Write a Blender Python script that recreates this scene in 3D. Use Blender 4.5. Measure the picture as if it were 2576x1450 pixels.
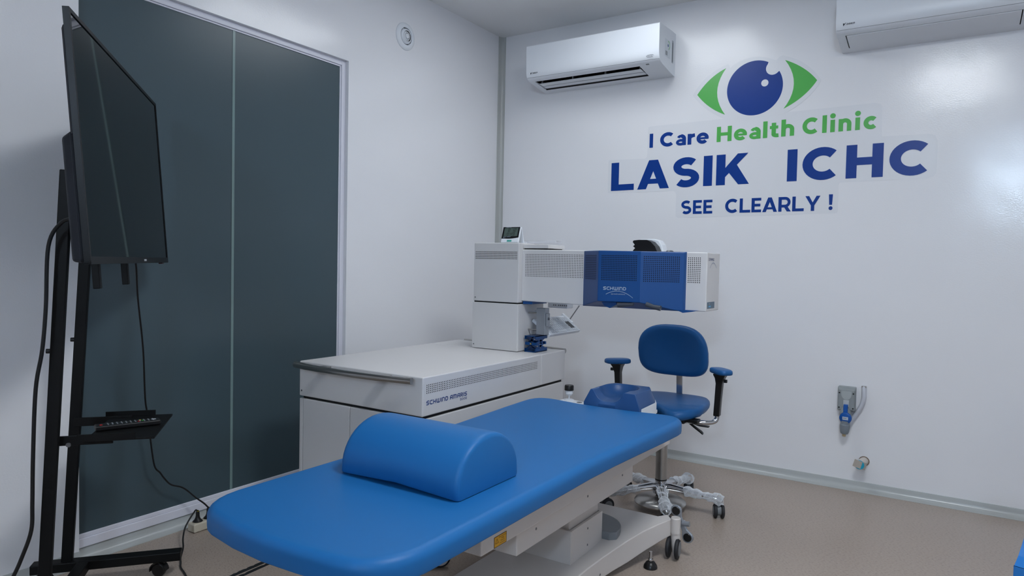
import bpy, bmesh, math, random
from mathutils import Vector, Matrix
random.seed(7)
for o in list(bpy.data.objects): bpy.data.objects.remove(o)
SC = bpy.context.scene
COL = SC.collection
PI = math.pi
R = math.radians

# ------------------------------------------------------------------ camera
def cam_axes(yaw, pitch, roll):
    f = Vector((-math.sin(yaw)*math.cos(pitch), math.cos(yaw)*math.cos(pitch), math.sin(pitch)))
    r = f.cross(Vector((0, 0, 1))).normalized(); u = r.cross(f)
    c, s = math.cos(roll), math.sin(roll)
    return c*r+s*u, -s*r+c*u, f
CAM = Vector((2.5793, -3.8110, 1.0964))
r_, u_, f_ = cam_axes(R(32.828), R(-1.982), R(1.193))
cd = bpy.data.cameras.new('camera'); cam = bpy.data.objects.new('camera', cd); COL.objects.link(cam)
M = Matrix.Identity(4)
for i in range(3):
    M[i][0] = r_[i]; M[i][1] = u_[i]; M[i][2] = -f_[i]; M[i][3] = CAM[i]
cam.matrix_world = M
cd.sensor_fit = 'HORIZONTAL'; cd.sensor_width = 36; cd.lens = 1718.0/2576*36; cd.clip_start = .02
SC.camera = cam
# ------------------------------------------------------------------ world, exposure
w = bpy.data.worlds.new('world'); SC.world = w; w.use_nodes = True
w.node_tree.nodes['Background'].inputs[0].default_value = (.55, .7, .9, 1)
w.node_tree.nodes['Background'].inputs[1].default_value = .25
vs = SC.view_settings
SC.display_settings.display_device = 'sRGB'
vs.view_transform = 'Standard'; vs.look = 'None'; vs.gamma = 1; vs.use_curve_mapping = False
vs.exposure = 0.0
# lamp strengths (ceiling panels and the daylight window behind the camera)
PANEL_COL = (.90, .955, 1.0); PANEL_STR = (7.0, 37.0, 4.5)   # corner, bed foot, behind the camera
DAY_COL = (.62, .80, 1.0); DAY_STR = 95.0

# ------------------------------------------------------------------ helpers
def lin(c):
    c = c/255.0
    return c/12.92 if c <= .04045 else ((c+.055)/1.055)**2.4
def rgb(r, g, b): return (lin(r), lin(g), lin(b), 1)
MATS = {}
def mat(name, col, rough=.5, metal=0, spec=.5, bump=None, emit=None, estr=0, coat=0, alpha=None, trans=0, ior=1.45):
    if name in MATS: return MATS[name]
    m = bpy.data.materials.new(name); m.use_nodes = True
    nt = m.node_tree; b = nt.nodes['Principled BSDF']
    b.inputs['Base Color'].default_value = col
    b.inputs['Roughness'].default_value = rough
    b.inputs['Metallic'].default_value = metal
    b.inputs['Specular IOR Level'].default_value = spec
    b.inputs['IOR'].default_value = ior
    b.inputs['Coat Weight'].default_value = coat
    if trans: b.inputs['Transmission Weight'].default_value = trans
    if alpha is not None: b.inputs['Alpha'].default_value = alpha
    if emit:
        b.inputs['Emission Color'].default_value = (*emit, 1); b.inputs['Emission Strength'].default_value = estr
    if bump:
        sc, st, dist = bump
        tc = nt.nodes.new('ShaderNodeTexCoord'); nz = nt.nodes.new('ShaderNodeTexNoise'); bp = nt.nodes.new('ShaderNodeBump')
        nz.inputs['Scale'].default_value = sc; nz.inputs['Detail'].default_value = 2
        bp.inputs['Strength'].default_value = st; bp.inputs['Distance'].default_value = dist
        nt.links.new(tc.outputs['Object'], nz.inputs['Vector']); nt.links.new(nz.outputs['Fac'], bp.inputs['Height'])
        nt.links.new(bp.outputs['Normal'], b.inputs['Normal'])
    MATS[name] = m
    return m

class MB:
    """collects shapes and links them as one mesh object"""
    def __init__(s): s.v = []; s.f = []; s.mi = []
    def add(s, vs, fs, mi=0):
        b = len(s.v); s.v += [tuple(v) for v in vs]
        s.f += [tuple(b+i for i in f) for f in fs]; s.mi += [mi]*len(fs); return s
    def box(s, x0, x1, y0, y1, z0, z1, mi=0):
        vs = [(x, y, z) for z in (z0, z1) for y in (y0, y1) for x in (x0, x1)]
        return s.add(vs, [(0, 2, 3, 1), (4, 5, 7, 6), (0, 1, 5, 4), (2, 6, 7, 3), (0, 4, 6, 2), (1, 3, 7, 5)], mi)
    def obox(s, c, ax, ay, az, hx, hy, hz, mi=0):
        c = Vector(c); vs = []
        for k in (-1, 1):
            for j in (-1, 1):
                for i in (-1, 1): vs.append(c+Vector(ax)*hx*i+Vector(ay)*hy*j+Vector(az)*hz*k)
        return s.add(vs, [(0, 2, 3, 1), (4, 5, 7, 6), (0, 1, 5, 4), (2, 6, 7, 3), (0, 4, 6, 2), (1, 3, 7, 5)], mi)
    def loft(s, rings, cap0=True, cap1=True, closed=True, mi=0):
        n = len(rings[0]); vs = [p for r in rings for p in r]; fs = []
        for i in range(len(rings)-1):
            for j in range(n if closed else n-1):
                a = i*n+j; b = i*n+(j+1) % n
                fs.append((a, b, b+n, a+n))
        if cap0: fs.append(tuple(range(n-1, -1, -1)))
        if cap1: fs.append(tuple((len(rings)-1)*n+j for j in range(n)))
        return s.add(vs, fs, mi)
    def prism(s, poly, axis, a, b, mi=0):
        """poly: 2D points in the plane of the two other axes (order xyz), extruded along axis from a to b"""
        def P(p, t):
            l = list(p); l.insert(axis, t); return tuple(l)
        return s.loft([[P(p, a) for p in poly], [P(p, b) for p in poly]], mi=mi)
    def tube(s, pts, r, n=10, mi=0, cap=True):
        pts = [Vector(p) for p in pts]; rings = []; prev = None
        for i, p in enumerate(pts):
            d = (pts[min(i+1, len(pts)-1)]-pts[max(i-1, 0)]).normalized()
            if prev is None:
                a = Vector((0, 0, 1)) if abs(d.z) < .9 else Vector((1, 0, 0))
                x = d.cross(a).normalized()
            else:
                x = (prev-d*prev.dot(d)).normalized()
            prev = x; y = d.cross(x)
            rr = r[i] if isinstance(r, (list, tuple)) else r
            rings.append([p+(x*math.cos(2*PI*k/n)+y*math.sin(2*PI*k/n))*rr for k in range(n)])
        return s.loft(rings, cap, cap, mi=mi)
    def lathe(s, prof, c=(0, 0, 0), n=32, ax=(0, 0, 1), mi=0, cap=True):
        """prof: (radius, height) pairs along ax"""
        az = Vector(ax).normalized(); a = Vector((1, 0, 0)) if abs(az.x) < .9 else Vector((0, 1, 0))
        x = az.cross(a).normalized(); y = az.cross(x); c = Vector(c)
        rings = [[c+az*h+(x*math.cos(2*PI*k/n)+y*math.sin(2*PI*k/n))*max(rr, 1e-5) for k in range(n)] for rr, h in prof]
        return s.loft(rings, cap, cap, mi=mi)
    def build(s, name, m=None, parent=None, smooth=35, bevel=0, seg=2, mats=None):
        me = bpy.data.meshes.new(name)
        org = Vector((0, 0, 0))
        if parent is not None: org = wloc(parent)
        me.from_pydata([Vector(v)-org for v in s.v], [], s.f)
        for mm in (mats or [m]): me.materials.append(mm)
        if mats:
            for p, k in zip(me.polygons, s.mi): p.material_index = k
        bm = bmesh.new(); bm.from_mesh(me)
        bmesh.ops.remove_doubles(bm, verts=bm.verts, dist=1e-6)
        bmesh.ops.recalc_face_normals(bm, faces=bm.faces); bm.to_mesh(me); bm.free()
        if smooth:
            me.shade_smooth(); me.set_sharp_from_angle(angle=R(smooth))
        o = bpy.data.objects.new(name, me); COL.objects.link(o)
        if parent is not None: o.parent = parent
        if bevel:
            b = o.modifiers.new('bevel', 'BEVEL'); b.width = bevel; b.segments = seg; b.limit_method = 'ANGLE'; b.angle_limit = R(40)
            b.harden_normals = False
        return o
def wloc(o):
    v = Vector(o.location)
    while o.parent is not None:
        o = o.parent; v += Vector(o.location)
    return v
def tag(o, label=None, cat=None, group=None, kind=None):
    if label: o['label'] = label
    if cat: o['category'] = cat
    if group: o['group'] = group
    if kind: o['kind'] = kind
    return o
def thing(name, label, cat, loc, group=None):
    o = bpy.data.objects.new(name, None); COL.objects.link(o); o.location = loc; o.empty_display_size = .05
    return tag(o, label, cat, group)
def struct(o): o['kind'] = 'structure'; return o
def arc2(cx, cy, rx, ry, a0, a1, n=12):
    return [(cx+rx*math.cos(R(a0+(a1-a0)*i/n)), cy+ry*math.sin(R(a0+(a1-a0)*i/n))) for i in range(n+1)]
def rrect(x0, x1, y0, y1, r, n=4):
    return (arc2(x1-r, y0+r, r, r, -90, 0, n)+arc2(x1-r, y1-r, r, r, 0, 90, n)+arc2(x0+r, y1-r, r, r, 90, 180, n)+arc2(x0+r, y0+r, r, r, 180, 270, n))
def smooth_path(pts, n=8):
    pts = [Vector(p) for p in pts]; out = []
    for i in range(len(pts)-1):
        p0 = pts[max(i-1, 0)]; p1 = pts[i]; p2 = pts[i+1]; p3 = pts[min(i+2, len(pts)-1)]
        for k in range(n):
            t = k/n
            out.append(.5*((2*p1)+(p2-p0)*t+(2*p0-5*p1+4*p2-p3)*t*t+(3*p1-p0-3*p2+p3)*t**3))
    out.append(pts[-1]); return out

# ------------------------------------------------------------------ stroke lettering
def ribbon(pts, t, closed=False):
    """2D polyline of thickness t -> list of quads (mitred)"""
    n = len(pts); L = []; Rr = []
    for i in range(n):
        p = Vector(pts[i]).to_2d()
        a = Vector(pts[(i-1) % n]).to_2d() if (closed or i > 0) else None
        b = Vector(pts[(i+1) % n]).to_2d() if (closed or i < n-1) else None
        d1 = (p-a).normalized() if a is not None else None
        d2 = (b-p).normalized() if b is not None else None
        if d1 is None: d1 = d2
        if d2 is None: d2 = d1
        n1 = Vector((-d1.y, d1.x)); n2 = Vector((-d2.y, d2.x))
        m = n1+n2
        if m.length < 1e-4: m = n1
        m.normalize(); k = t/2/max(m.dot(n1), .35)
        L.append(p+m*k); Rr.append(p-m*k)
    q = []
    for i in range(n if closed else n-1):
        j = (i+1) % n
        q.append([L[i], L[j], Rr[j], Rr[i]])
    return q
XH = .74
def glyph(ch, t):
    """returns (polygons, width); cap height 1"""
    h = t/2; tv = t*.88; hv = tv/2; P = []
    def st(pts, th=t, closed=False): P.extend(ribbon(pts, th, closed))
    def poly(*pts): P.append([Vector(p) for p in pts])
    def disc(cx, cy, r): P.append([Vector(p) for p in arc2(cx, cy, r, r, 0, 360, 20)[:-1]])
    w = .7
    if ch == ' ': return [], .32
    if ch == 'I': st([(h, 0), (h, 1)]); w = t
    elif ch == 'L': w = .74; st([(h, 0), (h, 1)]); poly((t, 0), (w, 0), (w, tv), (t, tv))
    elif ch == 'E':
        w = .66; st([(h, 0), (h, 1)])
        for z0, x1 in ((0, w), (.5-hv, w-.06), (1-tv, w-.01)): poly((t, z0), (x1, z0), (x1, z0+tv), (t, z0+tv))
    elif ch == 'H': w = .88; st([(h, 0), (h, 1)]); st([(w-h, 0), (w-h, 1)]); poly((t, .5-hv), (w-t, .5-hv), (w-t, .5+hv), (t, .5+hv))
    elif ch == 'A':
        w = .98; a = t*1.10
        poly((0, 0), (a, 0), (w/2+a/2, 1), (w/2-a/2, 1)); poly((w-a, 0), (w, 0), (w/2+a/2, 1), (w/2-a/2, 1))
        k0, k1 = .18, .18+tv*.76; q = (w/2-a/2)
        poly((q*k0+a*.5, k0), (w-q*k0-a*.5, k0), (w-q*k1-a*.5, k1), (q*k1+a*.5, k1))
    elif ch == 'S':
        w = .78; ry = (1-tv)/4; rx = (w-t)/2
        st(arc2(w/2, 1-hv-ry, rx, ry, 38, 262, 16)+arc2(w/2, hv+ry, rx, ry, 82, -142, 16), (t+tv)/2)
    elif ch == 'K':
        w = .88; st([(h, 0), (h, 1)])
        poly((t, .26), (w-.02, 1), (w-.30, 1), (t, .58-.02)); poly((.34, .56), (.52, .72), (w+.02, 0), (w-.27, 0), (.30, .47))
    elif ch in 'Cc':
        if ch == 'C': r = .5-h*.95; cx = .5; cy = .5; s = 1
        else: r = (XH+.02)/2-h*.95; cx = XH/2+.01; cy = XH/2
        st(arc2(cx, cy, r+.005, r, 47 if ch == 'C' else 44, 313 if ch == 'C' else 316, 28)); w = cx*2-.07
    elif ch == 'Y': 
        w = .94; st([(w/2, 0), (w/2, .42)]); poly((0, 1), (t*1.12, 1), (w/2+h, .36), (w/2-h, .36)); poly((w, 1), (w-t*1.12, 1), (w/2-h, .37), (w/2+h, .36))
    elif ch == 'R':
        w = .82; st([(h, 0), (h, 1)]); rr = .36-hv
        st([(t, 1-hv)]+arc2(w-.38, .64, .36-h, rr, 90, -90, 14)+[(t, .28+hv)], tv)
        poly((w-.47, .34), (w-.22, .34), (w, 0), (w-.26, 0))
    elif ch == '!':
        w = t*1.25; poly((0, 1), (w, 1), (w*.86, .33), (w*.14, .33)); disc(w/2, t*.6, t*.62)
    elif ch == 'a':
        w = .64; ta = t*.74; st([(w-h, 0)]+arc2(w/2, .44, w/2-h, XH-.44-ta/2, 0, 90, 8)); st(arc2(w/2, .44, w/2-h, XH-.44-ta/2, 88, 152, 8), ta)
        st(arc2(.31, .215, .31-ta*.5, .215-ta*.44, 0, 360, 28)[:-1], ta, True)
    elif ch == 'r': w = .46; st([(h, 0), (h, XH)]); st(arc2(w+.02, .42, w+.02-h, XH-.42-hv*1.05, 170, 94, 8), t)
    elif ch == 'e':
        r = XH/2-hv*.95; w = XH+.02; cx = w/2
        st(arc2(cx, XH/2, w/2-h*.95, r, 0, 318, 28), (t+tv)/2); poly((t*.7, XH/2-.075), (w-.01, XH/2-.075), (w-.01, XH/2+.06), (t*.7, XH/2+.06))
    elif ch == 'l': w = t; st([(h, 0), (h, 1.06)])
    elif ch == 't': w = .5; st([(.1+h, .92), (.1+h, .22)]+arc2(.1+h+.2, .2, .2, .2-hv, 180, 290, 8), t); poly((0, .54), (.46, .54), (.46, XH-.01), (0, XH-.01))
    elif ch in 'hn':
        w = .70; st([(h, 0), (h, 1.06 if ch == 'h' else XH)]); st([(w-h, 0)]+arc2(w/2, .42, w/2-h, XH-.42-hv*.9, 0, 165, 16), t*.96)
    elif ch == 'i': w = t*1.15; st([(w/2, 0), (w/2, XH)]); disc(w/2, .98, t*.62)
    return P, w
def tech(ch, t):
    """squared rounded lettering"""
    h = t/2; P = []; w = .95; c = .22
    def st(pts, closed=False): P.extend(ribbon(pts, t, closed))
    T, B = 1-h, h
    if ch == ' ': return [], .6
    if ch == 'S': st([(w, T), (h+c, T), (h, T-c*.6), (h, .5+c*.5), (h+c, .5), (w-h-c, .5), (w-h, .5-c*.5), (w-h, B+c*.6), (w-h-c, B), (0, B)])
    elif ch == 'C': st([(w, T), (h+c, T), (h, T-c), (h, B+c), (h+c, B), (w, B)])
    elif ch == 'H': st([(h, 0), (h, 1)]); st([(w-h, 0), (w-h, 1)]); st([(h, .5), (w-h, .5)])
    elif ch == 'W':
        w = 1.35; st([(h, 1), (h, B+c), (h+c, B), (w-h-c, B), (w-h, B+c), (w-h, 1)]); st([(w/2, 0), (w/2, 1)])
    elif ch == 'I': w = t; st([(h, 0), (h, 1)])
    elif ch == 'N': st([(h, 0), (h, 1)]); st([(h, T), (w-h-c, T), (w-h, T-c), (w-h, 0)])
    elif ch == 'D': st([(h, B), (w-h-c, B), (w-h, B+c), (w-h, T-c), (w-h-c, T), (h, T)], True)
    elif ch == 'A': st([(h, 0), (h, T-c), (h+c, T), (w-h, T), (w-h, 0)]); st([(h, .42), (w-h, .42)])
    elif ch == 'M': w = 1.35; st([(h, 0), (h, T), (w-h-c, T), (w-h, T-c), (w-h, 0)]); st([(w/2, T), (w/2, 0)])
    elif ch == 'R': st([(h, 0), (h, T), (w-h-c, T), (w-h, T-c*.6), (w-h, .5+c*.4), (w-h-c, .45), (h, .45)]); st([(w*.5, .45), (w-h, 0)])
    elif ch == '5': st([(w, T), (h, T), (h, .55), (w-h-c, .55), (w-h, .55-c), (w-h, B+c), (w-h-c, B), (0, B)])
    elif ch == '0': st([(h+c, B), (w-h-c, B), (w-h, B+c), (w-h, T-c), (w-h-c, T), (h+c, T), (h, T-c), (h, B+c)], True)
    elif ch == 'E': st([(w, T), (h, T), (h, B), (w, B)]); st([(h, .5), (w*.9, .5)])
    elif ch == 'K': st([(h, 0), (h, 1)]); st([(h, .45), (w-h, 1)]); st([(h+.2, .55), (w-h, 0)])
    return P, w
def layout(text, t, fn=glyph, gap=.11, space=.34):
    out = []; x = 0
    for ch in text:
        if ch == ' ': x += space; continue
        P, w = fn(ch, t)
        out += [[(p.x+x, p.y) for p in q] for q in P]; x += w+gap
    return out, x-gap
def letters(mb, text, org, xd, zd, nd, cap, width, t, fn=glyph, gap=.11, space=.34, shear=0, mi=0):
    """adds lettering on a plane; width fixes the total width"""
    polys, W = layout(text, t, fn, gap, space)
    if fn is glyph and len(text) > 1:        # spread the letters first, then widen them to the measured width
        W0 = layout(text, t, fn, 0, space)[1]; gap = min(max((width/cap-W0)/(len(text)-1), .05), gap); polys, W = layout(text, t, fn, gap, space)
    o = Vector(org); xd = Vector(xd); zd = Vector(zd); nd = Vector(nd); kx = width/W
    for i, q in enumerate(polys):
        off = nd*(.000005*i)
        mb.add([o+xd*((x+shear*y)*kx)+zd*(y*cap)+off for x, y in q], [tuple(range(len(q)))], mi)
    return mb
def small_text(name, txt, m, parent, org, xd, zd, size, align='LEFT', extr=0):
    cu = bpy.data.curves.new(name, 'FONT'); cu.body = txt; cu.size = size; cu.align_x = align; cu.resolution_u = 2
    to = bpy.data.objects.new(name+'_curve', cu); COL.objects.link(to)
    dg = bpy.context.evaluated_depsgraph_get(); dg.update()
    me = bpy.data.meshes.new_from_object(to.evaluated_get(dg)); bpy.data.objects.remove(to); bpy.data.curves.remove(cu)
    xd = Vector(xd).normalized(); zd = Vector(zd).normalized(); nd = xd.cross(zd); o_ = Vector(org)-wloc(parent)
    for v in me.vertices: v.co = o_+xd*v.co.x+zd*v.co.y+nd*v.co.z
    me.materials.clear(); me.materials.append(m); me.name = name
    o = bpy.data.objects.new(name, me); COL.objects.link(o); o.parent = parent
    return o
def holes(mb, org, xd, zd, nd, W, Hh, nx, nz, r):
    o = Vector(org); xd = Vector(xd); zd = Vector(zd); nd = Vector(nd)
    for i in range(nx):
        for j in range(nz):
            c = o+xd*(W*i/(nx-1))+zd*(Hh*j/(nz-1))+nd*.0004
            mb.add([c+xd*r*math.cos(PI/4*k)+zd*r*math.sin(PI/4*k) for k in range(8)], [tuple(range(8))])

# ------------------------------------------------------------------ materials
def wall_material():
    m = mat('white_wall_panel', rgb(233, 233, 236), .175, spec=.5)
    nt = m.node_tree; b = nt.nodes['Principled BSDF']
    tc = nt.nodes.new('ShaderNodeTexCoord')
    n1 = nt.nodes.new('ShaderNodeTexNoise'); n1.inputs['Scale'].default_value = 150; n1.inputs['Detail'].default_value = 2
    n2 = nt.nodes.new('ShaderNodeTexNoise'); n2.inputs['Scale'].default_value = 2.2; n2.inputs['Detail'].default_value = 2
    b1 = nt.nodes.new('ShaderNodeBump'); b1.inputs['Strength'].default_value = .22; b1.inputs['Distance'].default_value = .0012
    b2 = nt.nodes.new('ShaderNodeBump'); b2.inputs['Strength'].default_value = .25; b2.inputs['Distance'].default_value = .02
    nt.links.new(tc.outputs['Object'], n1.inputs['Vector']); nt.links.new(tc.outputs['Object'], n2.inputs['Vector'])
    nt.links.new(n1.outputs['Fac'], b1.inputs['Height']); nt.links.new(n2.outputs['Fac'], b2.inputs['Height'])
    nt.links.new(b2.outputs['Normal'], b1.inputs['Normal']); nt.links.new(b1.outputs['Normal'], b.inputs['Normal'])
    return m
def floor_material():
    m = mat('beige_speckled_vinyl', rgb(176, 160, 146), .33, spec=.45)
    nt = m.node_tree; b = nt.nodes['Principled BSDF']
    tc = nt.nodes.new('ShaderNodeTexCoord'); mp = nt.nodes.new('ShaderNodeMapping'); mp.inputs['Rotation'].default_value = (0, 0, .5); mp.inputs['Scale'].default_value = (1, 2.2, 1)
    n1 = nt.nodes.new('ShaderNodeTexNoise'); n1.inputs['Scale'].default_value = 110; n1.inputs['Detail'].default_value = 3
    cr = nt.nodes.new('ShaderNodeValToRGB')
    cr.color_ramp.elements[0].position = .30; cr.color_ramp.elements[0].color = rgb(128, 115, 104)
    cr.color_ramp.elements[1].position = .42; cr.color_ramp.elements[1].color = rgb(164, 149, 137)
    e = cr.color_ramp.elements.new(.62); e.color = rgb(169, 155, 143)
    e = cr.color_ramp.elements.new(.74); e.color = rgb(182, 170, 159)
    n2 = nt.nodes.new('ShaderNodeTexNoise'); n2.inputs['Scale'].default_value = 1.4
    mx = nt.nodes.new('ShaderNodeMix'); mx.data_type = 'RGBA'; mx.blend_type = 'MULTIPLY'; mx.inputs[0].default_value = .25
    cr2 = nt.nodes.new('ShaderNodeValToRGB'); cr2.color_ramp.elements[0].color = (.8, .76, .74, 1); cr2.color_ramp.elements[1].color = (1, 1, 1, 1)
    cr2.color_ramp.elements[0].position = .35; cr2.color_ramp.elements[1].position = .6
    nt.links.new(tc.outputs['Object'], mp.inputs['Vector']); nt.links.new(mp.outputs['Vector'], n1.inputs['Vector'])
    nt.links.new(n1.outputs['Fac'], cr.inputs['Fac']); nt.links.new(tc.outputs['Object'], n2.inputs['Vector']); nt.links.new(n2.outputs['Fac'], cr2.inputs['Fac'])
    nt.links.new(cr.outputs['Color'], mx.inputs[6]); nt.links.new(cr2.outputs['Color'], mx.inputs[7]); nt.links.new(mx.outputs[2], b.inputs['Base Color'])
    return m
M_WALL = wall_material(); M_FLOOR = floor_material()
M_CEIL = mat('white_ceiling_panel', rgb(236, 237, 238), .4)
M_COVE = mat('grey_cove_vinyl', rgb(178, 181, 180), .22, spec=.5)
M_STRIP = mat('grey_corner_strip', rgb(176, 178, 176), .3)
M_FRAME = mat('white_window_frame', rgb(222, 222, 232), .35)
M_GLASS = mat('dark_tinted_glass', rgb(68, 84, 91), .3, spec=.5, bump=(60, .04, .001))
M_SEAM = mat('clear_silicone_seam', rgb(120, 142, 142), .25)
M_BLUE = mat('blue_vinyl_leather', rgb(28, 101, 163), .45, spec=.3, bump=(900, .05, .0004))
M_CHBLUE = mat('dark_blue_chair_vinyl', rgb(28, 88, 146), .42, spec=.35)
M_WHITE = mat('white_powder_coat', rgb(214, 212, 212), .38, bump=(700, .06, .0003))
M_CREAM = mat('warm_white_bed_enamel', rgb(208, 202, 198), .36)
M_GAP = mat('black_gap', rgb(14, 14, 16), .7)
M_HOLE = mat('vent_hole_dark', rgb(30, 27, 28), .8)
M_BHOLE = mat('blue_vent_hole_dark', rgb(6, 12, 34), .8)
M_COVER = mat('blue_lacquer_cover', rgb(14, 72, 134), .38)
M_BLACK = mat('black_powder_coat', rgb(8, 9, 10), .5, spec=.25)
M_BPLAS = mat('black_plastic', rgb(16, 16, 18), .35)
M_RUBBER = mat('dark_rubber', rgb(34, 35, 40), .6)
M_GREYP = mat('grey_plastic', rgb(120, 124, 128), .45)
M_LGREY = mat('light_grey_plastic', rgb(178, 182, 186), .4)
M_STEEL = mat('brushed_steel', rgb(176, 174, 171), .3, metal=1)
M_CHROME = mat('polished_chrome', rgb(200, 202, 206), .08, metal=1)
M_ALU = mat('silver_grey_aluminium', rgb(158, 163, 170), .35, metal=.6)
M_AC = mat('white_ac_plastic', rgb(226, 230, 236), .3)
M_FILM = mat('pale_vinyl_film', rgb(226, 227, 231), .25, bump=(9, .1, .004))
M_NAVY = mat('navy_vinyl', rgb(4, 56, 138), .34, spec=.35)
M_GREEN = mat('green_vinyl', rgb(84, 178, 84), .3)
M_SCREEN = mat('black_screen_glass', rgb(6, 9, 11), .03, spec=.6)
M_DKTXT = mat('dark_print', rgb(40, 44, 56), .5)
M_NAVYTXT = mat('navy_print', rgb(24, 56, 120), .5)
M_WTXT = mat('pale_print', rgb(176, 190, 206), .5)
M_SCREW = mat('screw_steel', rgb(120, 122, 126), .3, metal=1)
M_YELLOW = mat('yellow_sticker', rgb(226, 168, 34), .45)
M_BRTXT = mat('brown_print', rgb(84, 56, 14), .6)

# ------------------------------------------------------------------ room shell
H = 2.6; XR = 4.4; YF = -6.4
struct(MB().box(-.15, XR+.1, YF-.1, .1, -.08, 0).build('floor', M_FLOOR, smooth=0))
struct(MB().box(-.15, XR+.1, YF-.1, .1, H, H+.08).build('ceiling', M_CEIL, smooth=0))
struct(MB().box(-.15, XR+.1, 0, .1, 0, H).build('wall_back', M_WALL, smooth=0))
struct(MB().box(XR, XR+.1, YF, 0, 0, H).build('wall_right', M_WALL, smooth=0))
WY0, WY1, WZ = -2.621, -1.363, 2.097       # window opening in the left wall
wl = MB().box(-.15, 0, WY1, 0, 0, H).box(-.15, 0, YF, WY0, 0, H).box(-.15, 0, WY0, WY1, WZ, H).box(-.15, -.045, WY0, WY1, 0, WZ)
struct(wl.build('wall_left', M_WALL, smooth=0))
# front wall (behind the camera) with a bright window
FX0, FX1, FZ0, FZ1 = 2.98, 3.44, 1.98, 2.46
wf = MB().box(-.15, FX0, YF-.1, YF, 0, H).box(FX1, XR+.1, YF-.1, YF, 0, H).box(FX0, FX1, YF-.1, YF, 0, FZ0).box(FX0, FX1, YF-.1, YF, FZ1, H)
struct(wf.build('wall_front', M_WALL, smooth=0))
fr = MB()
for a in ((FX0, FX0+.05, FZ0, FZ1), (FX1-.05, FX1, FZ0, FZ1), (FX0, FX1, FZ0, FZ0+.05), (FX0, FX1, FZ1-.05, FZ1)):
    fr.box(a[0], a[1], YF-.06, YF+.01, a[2], a[3])
win2 = struct(fr.build('window_2', M_FRAME, smooth=0))
M_DAY = mat('daylit_window_pane', rgb(200, 220, 255), .3, emit=DAY_COL, estr=DAY_STR)
MB().box(FX0+.04, FX1-.04, YF-.05, YF-.04, FZ0+.04, FZ1-.04).build('pane', M_DAY, win2, smooth=0)
# window in the left wall: recessed frame, two dark panes, sealed joint
GX = -.030; gy0, gy1, gz0, gz1 = -2.66, -1.389, .092, 2.073; SEAM = -1.992
fm = MB()
for (ya, yb, za, zb, xa) in ((-1.389, WY1, .043, WZ, -.02), (WY0, -1.389, gz1, WZ, -.02), (WY0, -1.389, .043, gz0-.016, -.02)):
    fm.box(-.045, xa, ya, yb, za, zb)
fm.box(-.044, GX+.004, -1.396, -1.389, gz0, gz1-.006); fm.box(-.044, GX+.004, WY0, -1.389, gz1-.006, gz1); fm.box(-.044, GX+.006, WY0, -1.389, gz0-.016, gz0)
win1 = struct(fm.build('window_1', M_FRAME, smooth=0, bevel=.002))
MB().box(-.04, GX, WY0, SEAM-.004, gz0-.005, gz1).build('pane', M_GLASS, win1, smooth=0)
MB().box(-.04, GX, SEAM+.004, -1.389, gz0-.005, gz1).build('pane', M_GLASS, win1, smooth=0)
MB().box(-.04, GX+.0015, SEAM-.006, SEAM+.006, gz0, gz1).build('seam', M_SEAM, win1, smooth=0)
# cove skirting
def cove_prof(h=.042, d=.046):
    p = [(0, 0), (0, h), (.004, h), (.007, h*.66)]
    p += [(.007+.020*(1-math.cos(R(a))), h*.66-(h*.66-.005)*math.sin(R(a))) for a in (12, 24, 36, 48, 60, 72, 84)]
    return p+[(d*.75, .0035), (d, .0018), (d, 0)]
cp = cove_prof()
struct(MB().prism([(-d, z) for d, z in cp], 0, .03, XR).build('baseboard_back', M_COVE))
def cove_left(mb, x0, ya, yb):
    mb.loft([[(x0+d, y, z) for d, z in cp] for y in (ya, yb)])
bl = MB(); cove_left(bl, 0, WY1, -.03); cove_left(bl, 0, YF, WY0); cove_left(bl, -.032, WY0, WY1)
struct(bl.build('baseboard_left', M_COVE))
struct(MB().prism([(XR-d, z) for d, z in cp], 1, YF, -.05).build('baseboard_right', M_COVE))
# concave strip in the corner
cs = [(0, 0), (0, -.038)]+[(.004+.030*(1-math.cos(R(a))), -.036+.033*math.sin(R(a))) for a in (0, 15, 30, 45, 60, 75, 90)]+[(.034, 0)]
struct(MB().prism(cs, 2, .0, H).build('trim_1', M_STRIP))

# ------------------------------------------------------------------ ceiling light panels (outside the frame, they light the room)
def ceiling_light(x, y, sx, sy, k, label):
    M_LED = mat('led_panel_diffuser_%d' % k, rgb(235, 240, 250), .5, emit=PANEL_COL, estr=PANEL_STR[k])
    t = thing('ceiling_light', label, 'ceiling light', (x, y, H))
    f = MB()
    for a in ((-sx, sx, -sy, -sy+.02), (-sx, sx, sy-.02, sy), (-sx, -sx+.02, -sy, sy), (sx-.02, sx, -sy, sy)):
        f.box(x+a[0], x+a[1], y+a[2], y+a[3], H-.014, H-.0005)
    f.build('light_frame', M_AC, t, smooth=0)
    MB().box(x-sx+.02, x+sx-.02, y-sy+.02, y+sy-.02, H-.010, H-.003).build('diffuser', M_LED, t, smooth=0)
ceiling_light(1.18, -.98, .30, .45, 0, 'white ceiling light panel above the laser machine, nearest the corner')
ceiling_light(2.55, -2.45, .30, .30, 1, 'white square ceiling light panel above the foot of the blue bed')
ceiling_light(2.0, -4.9, .30, .45, 2, 'white ceiling light panel near the window behind the camera')

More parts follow.
